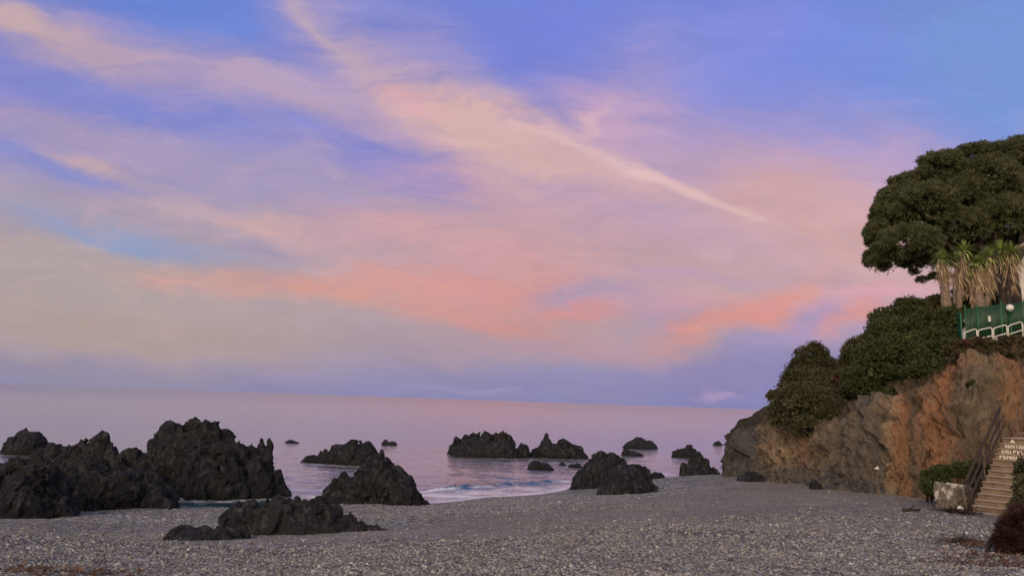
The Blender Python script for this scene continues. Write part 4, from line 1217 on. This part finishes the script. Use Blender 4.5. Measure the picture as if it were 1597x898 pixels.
# whitewashed block at the foot of the steps
def whiteblock():
    m, n, b = material("peeling_whitewash")
    P = pos(n)
    f = n.noise(P, 2.6, 5, .7, .3)
    sz = n.new('ShaderNodeSeparateXYZ'); n.link(n.new('ShaderNodeTexCoord').outputs['Object'], sz.inputs[0]); sepz = sz.outputs[2]
    col = n.mix(n.remap(n.math('ADD', f, n.math('MULTIPLY', sepz, -.22)), .40, .46), (.52, .48, .42), (.13, .105, .082))
    col = n.mix(n.remap(n.noise(P, 9, 4, .7), .55, .75, 0, .5), col, (.40, .34, .26))
    n.put(b.inputs['Base Color'], col); b.inputs['Roughness'].default_value = .9
    bump(n, b, n.noise(P, 9, 5, .7), .9, .05)
    import bmesh
    bm = bmesh.new()
    bmesh.ops.create_cube(bm, size=1)
    bmesh.ops.subdivide_edges(bm, edges=bm.edges[:], cuts=22, use_grid_fill=True)
    V = np.array([v.co[:] for v in bm.verts])
    F = [[v.index for v in f.verts] for f in bm.faces]; bm.free()
    r = np.linalg.norm(np.abs(V) ** 6, axis=1, keepdims=True)
    V = V * np.array([.92, .72, .80])
    V = V * (1 - .12 * (np.abs(V[:, :1]) > .45) * (np.abs(V[:, 2:]) > .45))
    V[:, 2] *= 1 - .18 * (V[:, 0] + .5)
    V[:, 0] *= 1 - .22 * (V[:, 2] + .5)
    nn_ = unit(V)
    V = V + nn_ * (.10 * fbm(V * 3.0, 5, .62, seed=6) + .05 * ridged(V * 5, 4, .6, seed=8))[:, None]
    o = link("masonry_block", mesh("masonry_block", V, F), m)
    c = at_y(1487, 774, 25.2)
    o.location = Vector(c); o.rotation_euler = (0, 0, .5)
    tag(o, "block of masonry with peeling whitewash at the foot of the handrail", "masonry block")
whiteblock()
def stone(name, label, D, px, py, r, mat, seed):
    rock(name, label, "stone", D, at_y(px, py + r, D)[2] - .1, [(px, py, r, 0), (px + r * .6, py + r * .3, r * .7, .03)], .02, mat, seed=seed, amp=.25)
stone("white_stone", "small white painted stone at the bottom of the handrail", 24.0, 1497, 788, 3.2, M_WHITE, 95)

# ------------------------------------------------------------------ headland top: fence, rails, lamp, house
def screen_material():
    m, n, b = material("green_screen_mesh")
    P = pos(n)
    n.put(b.inputs['Base Color'], n.mix(n.noise(n.mapping(P, scale=(3, 3, .6)), 2.0, 4, .6), (.005, .042, .017), (.012, .072, .030)))
    b.inputs['Roughness'].default_value = .6
    tr = n.new('ShaderNodeBsdfTransparent')
    mx = n.new('ShaderNodeMixShader')
    wv = n.noise(P, 40, 2, .5)
    n.put(mx.inputs[0], n.remap(wv, .35, .65, .42, .12))
    n.link(b.outputs[0], mx.inputs[1]); n.link(tr.outputs[0], mx.inputs[2])
    out = [x for x in m.node_tree.nodes if x.type == 'OUTPUT_MATERIAL'][0]
    n.link(mx.outputs[0], out.inputs[0])
    return m
M_SCREEN = screen_material()
M_TEAL = simple("teal_screen", (.010, .085, .070), .6, scale=4, c2=(.006, .055, .045))
M_GREENP = simple("green_post_paint", (.030, .15, .085), .5, scale=6, c2=(.02, .10, .06))
def hang(o_list):
    for o in o_list: o.matrix_parent_inverse = Matrix()
def fence():
    top = [at_y(1505, 479, 33.3), at_y(1524, 476, 33.1), at_y(1561, 472, 32.7), at_y(1597, 468, 32.3), at_y(1640, 463, 31.9), at_y(1690, 458, 31.4)]
    base = top[0].copy(); base[2] = 8.2
    root = empty("screen_fence", base)
    tag(root, "dark green screen fence along the edge of the headland", "fence")
    bot = [t - EZ * (1.45) for t in top]
    for k in range(len(top) - 1):
        a, b_ = top[k], top[k + 1]
        n = 10
        V = []
        for j in range(n + 1):
            p = a + (b_ - a) * j / n
            sag = .05 * math.sin(j / n * math.pi)
            o_ = np.array([0, .03 * math.sin(j * 1.7 + k), 0])
            for s in (0, .012):
                V += [p - EZ * (sag + .03) + o_ + np.array([0, s, 0]), p - EZ * 1.43 + o_ * .5 + np.array([0, s, 0])]
        F = []
        for j in range(n):
            i = j * 4
            F += [(i, i + 1, i + 5, i + 4), (i + 2, i + 6, i + 7, i + 3), (i, i + 4, i + 6, i + 2), (i + 1, i + 3, i + 7, i + 5)]
        link("screen_panel", mesh("screen_panel", np.array(V) - base, F), M_SCREEN, root)
    for t in top:
        V, F = tube([t - EZ * 2.0 - base, t + EZ * .06 - base], .026, 8)
        link("post", mesh("post", V, tube_faces(V, F)), M_GREENP, root)
    hang(root.children)
    # the short return panel, paler and bluer
    a, b_ = at_y(1483, 492, 33.9), at_y(1498, 489, 33.0)
    r2 = empty("gate_panel", (a + b_) / 2 - EZ * 1.0)
    tag(r2, "short teal panel in a pale green frame at the left end of the fence", "fence panel")
    o0 = np.array(r2.location)
    d = unit(b_ - a); nn_ = np.cross(d, EZ)
    L = np.linalg.norm(b_ - a)
    V = box((a + b_) / 2 - EZ * .55 - o0, d, nn_, EZ, L / 2 - .03, .012, .52)
    link("infill", boxes_mesh("infill", [V]), M_TEAL, r2)
    fr = [tube([a - EZ * 1.5 - o0, a - o0, b_ - o0, b_ - EZ * 1.6 - o0], .032, 8)]
    link("frame", tube_mesh("frame", fr), M_GREENP, r2)
    hang(r2.children)
fence()

def rails():
    spec = [(1503, 1523, 519, 512), (1525, 1547, 515, 510), (1549, 1570, 512, 506), (1572, 1594, 508, 501), (1597, 1622, 504, 497)]
    labs = ["leftmost white hoop rail, by the teal panel", "second white hoop rail from the teal panel", "third white hoop rail from the teal panel, below the notice",
            "white hoop rail below the globe lamp", "white hoop rail cut by the right edge of the picture"]
    for i, (x0, x1, y0, y1) in enumerate(spec):
        D = 32.3 - i * .25
        a, b_ = at_y(x0, y0, D), at_y(x1, y1, D - .2)
        o0 = (a + b_) / 2 - EZ * .5
        root = empty("hoop_rail", o0)
        tag(root, labs[i] + " on the cliff top", "railing", "white hoop rails along the cliff top")
        def hoop(zt, zb):
            pts = [a - EZ * zb]
            c = .10
            u = unit(b_ - a)
            for t in np.linspace(0, math.pi / 2, 6):
                pts.append(a - EZ * (zt + c) + u * c * (1 - math.cos(t)) + EZ * c * math.sin(t))
            for t in np.linspace(0, math.pi / 2, 6):
                pts.append(b_ - EZ * (zt + c) - u * c * (1 - math.sin(t)) + EZ * c * math.cos(t))
            pts.append(b_ - EZ * zb)
            return np.array(pts) - o0
        link("hoop", tube_mesh("hoop", [tube(hoop(0, .9), .026, 8)]), M_WHITE, root)
        V, F = tube([a - EZ * .36 - o0, b_ - EZ * .36 - o0], .026, 8)
        link("crossbar", mesh("crossbar", V, tube_faces(V, F)), M_WHITE, root)
        hang(root.children)
rails()

def lathe(prof, seg=20):
    V = []; n = len(prof)
    for r, z in prof:
        for j in range(seg):
            a = 2 * math.pi * j / seg
            V.append((r * math.cos(a), r * math.sin(a), z))
    F = [(i * seg + j, i * seg + (j + 1) % seg, (i + 1) * seg + (j + 1) % seg, (i + 1) * seg + j) for i in range(n - 1) for j in range(seg)]
    return np.array(V), F
def globe():
    c = at_y(1575, 480, 32.4)
    o0 = c - EZ * 1.3
    root = empty("globe_lamp", o0)
    tag(root, "white globe lamp on a short post in front of the green fence", "lamp")
    r = .155
    V, F = lathe([(max(.002, r * math.sin(t)), 1.3 - r * math.cos(t)) for t in np.linspace(0, math.pi, 15)])
    m, n, b = material("opal_globe"); b.inputs['Base Color'].default_value = (.70, .68, .64, 1); b.inputs['Roughness'].default_value = .3
    link("globe", mesh("globe", V, F), m, root)
    V, F = lathe([(.05, -.3), (.05, 0), (.03, .02), (.03, 1.1), (.07, 1.12), (.07, 1.16), (.02, 1.17)], 12)
    link("post", mesh("post", V, F), M_GREENP, root)
    hang(root.children)
    p = at_y(1543, 497, 32.75)
    V = box((0, 0, 0), np.array([1., 0, 0]), np.array([0, 1., 0]), EZ, .055, .012, .12)
    o = link("notice_plate", boxes_mesh("notice_plate", [V], .004), M_WHITE)
    o.location = Vector(p)
    tag(o, "small blank white notice plate hanging on the green fence", "notice")
globe()

def house():
    D = 40.0
    tip = at_y(1580, 400, 38.6)               # tip of the eave
    left = at_y(1588, 440, 39.4)
    hy = unit(np.array([left[0] + .6, left[1], 0])); hx = np.array([hy[1], -hy[0], 0])      # the gable end looks out to sea
    o0 = np.array([left[0], left[1], 8.2]) + hx * 3.6
    root = empty("house", o0)
    tag(root, "white walled house with a tiled gable roof at the right edge behind the yuccas", "house")
    wall = simple("white_render", (.70, .66, .62), .85, scale=3, c2=(.60, .56, .53))
    glass = simple("dark_glass", (.03, .035, .04), .15, scale=2)
    rise = .42
    hw, dep = 3.6, 7.0
    ze = tip[2] + .10 - 8.2 + .25
    V = []
    for y in (0, dep):
        V += [-hx * hw + hy * y - EZ * .8, hx * hw + hy * y - EZ * .8, hx * hw + hy * y + EZ * ze, hy * y + EZ * (ze + rise * hw), -hx * hw + hy * y + EZ * ze]
    F = [(0, 1, 2, 3, 4), (9, 8, 7, 6, 5), (0, 5, 6, 1), (1, 6, 7, 2), (2, 7, 8, 3), (3, 8, 9, 4), (4, 9, 5, 0)]
    link("wall", mesh("wall", np.array(V), F, False), wall, root)
    for x, z in ((-1.5, 1.6), (1.5, 1.6)):
        f = link("window", boxes_mesh("window", [box(hx * x + EZ * z - hy * .03, hx, hy, EZ, .62, .05, .78)], .01), M_WOOD, root)
        g = link("pane", boxes_mesh("pane", [box(hx * x + EZ * z - hy * .075, hx, hy, EZ, .52, .01, .68)]), glass, None)
        g.parent = f
    tile = simple("roof_tiles", (.36, .25, .19), .85, scale=5, c2=(.55, .48, .42))
    boards, tiles = [], []
    ridge = EZ * (ze + rise * hw + .06)
    for s in (-1, 1):
        dn = unit(hx * s - EZ * rise); nn_ = unit(hx * s * rise + EZ)
        L = (hw + .55) * math.sqrt(1 + rise * rise)
        boards.append(box(ridge + dn * (L / 2) + hy * (dep / 2 - .1), dn, hy, nn_, L / 2 - .02, dep / 2 + .55, .05))
        for k in range(34):
            y = -.55 + k * .235
            a = ridge + hy * y + nn_ * .12
            tiles.append(tube([a, a + dn * (L + .05)], .09, 8))
    link("eave_boards", boxes_mesh("eave_boards", boards, .01), M_WOOD, root)
    link("roof", tube_mesh("roof", tiles), tile, root)
    # a lower flat-roofed wing on the sea side
    a = at_y(1541, 440, D); b = left + hy * 1.2
    mid = (a + b) / 2; wl = np.linalg.norm((a - b)[:2]) / 2
    wx = unit(np.array([b[0] - a[0], b[1] - a[1], 0])); wy = np.array([-wx[1], wx[0], 0])
    zt = at_y(1560, 424, D)[2]
    link("wing", boxes_mesh("wing", [box(np.array([mid[0], mid[1], (7.6 + zt) / 2]) + wy * 1.0 - o0, wx, wy, EZ, wl - .02, 1.0, (zt - 7.6) / 2)], .02), wall, root)
    hang(root.children)
house()

# ------------------------------------------------------------------ odds and ends on the beach and cliff
def ground(px, py):
    """walk along the sight line until the beach is reached (survey helper)"""
    d = ray(px, py); t = np.linspace(3, 60, 4000)
    p = EYE + d * t[:, None]
    z = beach_z(p[:, 0], p[:, 1])
    return p[np.argmax(p[:, 2] < z)]
def litter():
    # leaves and bark drifts: two scatters of dead leaves on the pebbles
    for (ctr, n, sp, nm) in (([(1530, 850), (1548, 870), (1518, 846), (1545, 882)], 900, (.40, .40), "fallen_leaves"), ([(95, 893), (60, 896), (130, 896)], 210, (.5, .2), "fallen_leaves")):
        P = []
        for c in ctr:
            g = ground(*c)
            k = n // len(ctr)
            xy = g[:2] + RNG.normal(size=(k, 2)) * np.array(sp)
            P.append(np.column_stack([xy, beach_z(xy[:, 0], xy[:, 1]) + RNG.uniform(.018, .06, k)]))
        P = np.concatenate(P)
        a = rand_dirs(len(P)); a[:, 2] *= .25; a = unit(a)
        V, F = blades(P, a, RNG.uniform(.05, .13, len(P)), RNG.uniform(.02, .045, len(P)), unit(np.array([0, 0, 1.]) + .5 * rand_dirs(len(P))))
        o = link(nm, mesh(nm, V, F, False), M_LITTER)
        tag(o, "scatter of brown dead leaves on the pebbles" + (" near the red brown bush" if ctr[0][0] > 800 else " at the lower left corner"), "leaves", kind="stuff")
    g = ground(1497, 800)
    P = g + RNG.normal(size=(700, 3)) * np.array([.30, .22, .05]) + np.array([0, 0, .06])
    a = rand_dirs(700); a[:, 2] *= .5; a = unit(a)
    V, F = blades(P, a, RNG.uniform(.06, .2, 700), .02)
    o = link("dead_twigs", mesh("dead_twigs", V, F, False), M_RED)
    tag(o, "heap of dark dead twigs at the foot of the steps", "twigs", kind="stuff")
    def branch(px, py, L, ang, label, seed):
        g = ground(px, py) + EZ * .05
        d = np.array([math.cos(ang), math.sin(ang), 0]) * L / 2
        parts = [tube(bend(g - d, g + d, 9, .06, seed) - g, np.linspace(.06, .03, 9), 7), tube(bend(g - d * .1, g + d * .5 + np.array([.1, .25, .12]), 7, .05, seed + 1) - g, np.linspace(.035, .012, 7), 6),
                 tube(bend(g - d * .4, g - d * .1 + np.array([-.1, -.2, .10]), 7, .05, seed + 2) - g, np.linspace(.03, .012, 7), 6)]
        o = link("driftwood", tube_mesh("driftwood", parts), M_BARK); o.location = Vector(g)
        tag(o, label, "driftwood")
    branch(1422, 797, .62, .25, "dark stick of driftwood on the pebbles left of the white block", 3)
    branch(1502, 846, .45, .35, "pale stick of driftwood beside the fallen leaves", 6)
    # white scrap caught on the cliff face
    j = np.argmin(np.abs(CQ - 1376)); tgt = at_y(1376, 734, 31)
    i = np.argmin(np.abs(CP[:100, j, 2] - tgt[2])); p = CP[i, j] + CN[i, j] * .05
    V, F = blades(np.array([[-.16, 0, 0], [-.10, -.02, .03]]), unit(np.array([[1, 0, .25], [1, 0, -.05]])), [.33, .25], [.13, .10], np.array([[0, -1., .3], [0, -1., .2]]))
    V2 = V + np.array([0, .012, 0])
    n4 = len(V)
    Fs = [tuple(f) for f in F.tolist()] + [tuple(x + n4 for x in f[::-1]) for f in F.tolist()]
    for f in F.tolist():
        for e in range(4):
            a_, b_ = f[e], f[(e + 1) % 4]; Fs.append((b_, a_, a_ + n4, b_ + n4))
    o = link("plastic_scrap", mesh("plastic_scrap", np.concatenate([V, V2]), Fs, False), M_WHITE); o.location = Vector(p)
    tag(o, "white scrap of plastic caught low on the grey cliff face", "litter")
M_LITTER = leaf_material("dead_leaf", [(0, (.035, .02, .012)), (.5, (.11, .055, .03)), (.8, (.2, .11, .06)), (1, (.34, .24, .15))], .1, .8)
litter()

# loose pebbles lying on the beach, real stones near the camera
def pebbles():
    import bmesh
    bm = bmesh.new(); bmesh.ops.create_icosphere(bm, subdivisions=1, radius=1)
    ico = (np.array([v.co[:] for v in bm.verts]), np.array([[v.index for v in f.verts] for f in bm.faces])); bm.free()
    octa = (np.array([(1, 0, 0), (0, 1, 0), (-1, 0, 0), (0, -1, 0), (0, 0, 1), (0, 0, -1.)]), np.array([(0, 1, 4), (1, 2, 4), (2, 3, 4), (3, 0, 4), (1, 0, 5), (2, 1, 5), (3, 2, 5), (0, 3, 5)]))
    parts = []
    for (n, r0_, r1_, (bv, bf)) in ((62000, 4.9, 10, ico), (150000, 9.5, 40, octa)):
        r = np.exp(RNG.uniform(math.log(r0_), math.log(r1_), n)); th = np.radians(RNG.uniform(-42, 43, n))
        x, y = r * np.sin(th), r * np.cos(th)
        z = beach_z(x, y)
        zz = z + .6 * fbm(np.stack([x * .09 - y * .04, y * .42, 0 * x], -1), 3, seed=51)
        bnd = np.clip((zz - 1.15) / .3, 0, 1) * np.clip((2.2 - zz) / .35, 0, 1)
        k = (z > .12) & (RNG.uniform(0, 1, n) > .80 * bnd + .1)
        x, y, z, r = x[k], y[k], z[k], r[k]; n = len(x)
        s = (RNG.lognormal(math.log(.0125), .42, n).clip(.006, .045)) * np.clip(r / 11, 1, 1.6)
        sc = np.stack([s * RNG.uniform(.8, 1.4, n), s * RNG.uniform(.7, 1.1, n), s * RNG.uniform(.4, .75, n)], -1)
        jit = 1 + .16 * RNG.normal(size=(n, len(bv), 1)).clip(-1.5, 1.5)
        V = bv[None] * jit * sc[:, None]
        a = RNG.uniform(0, 2 * math.pi, n); t = RNG.normal(0, .3, n)
        ct, st_ = np.cos(t)[:, None], np.sin(t)[:, None]
        X, Z_ = V[..., 0] * ct - V[..., 2] * st_, V[..., 0] * st_ + V[..., 2] * ct
        ca, sa = np.cos(a)[:, None], np.sin(a)[:, None]
        V = np.stack([X * ca - V[..., 1] * sa + x[:, None], X * sa + V[..., 1] * ca + y[:, None], Z_ + z[:, None] + sc[:, 2:3] * .25], -1).reshape(-1, 3)
        parts.append((V, (bf[None] + (np.arange(n) * len(bv))[:, None, None]).reshape(-1, 3)))
    V, F = merge(parts)
    m, nn, b = material("pebble_stone")
    g = nn.new('ShaderNodeNewGeometry')
    col = pebble_colors(nn, g.outputs['Random Per Island'])
    col = nn.mix(nn.remap(nn.noise(g.outputs['Position'], .7, 2), .4, .6, 0, .4), col, nn.mix(1.0, col, (1.0, .88, .76), 'MULTIPLY'))
    nn.put(b.inputs['Base Color'], col); b.inputs['Roughness'].default_value = .7
    o = link("pebbles", mesh("pebbles", V, F, True), m)
    tag(o, "loose grey and white pebbles strewn over the beach", "pebbles", kind="stuff")
pebbles()
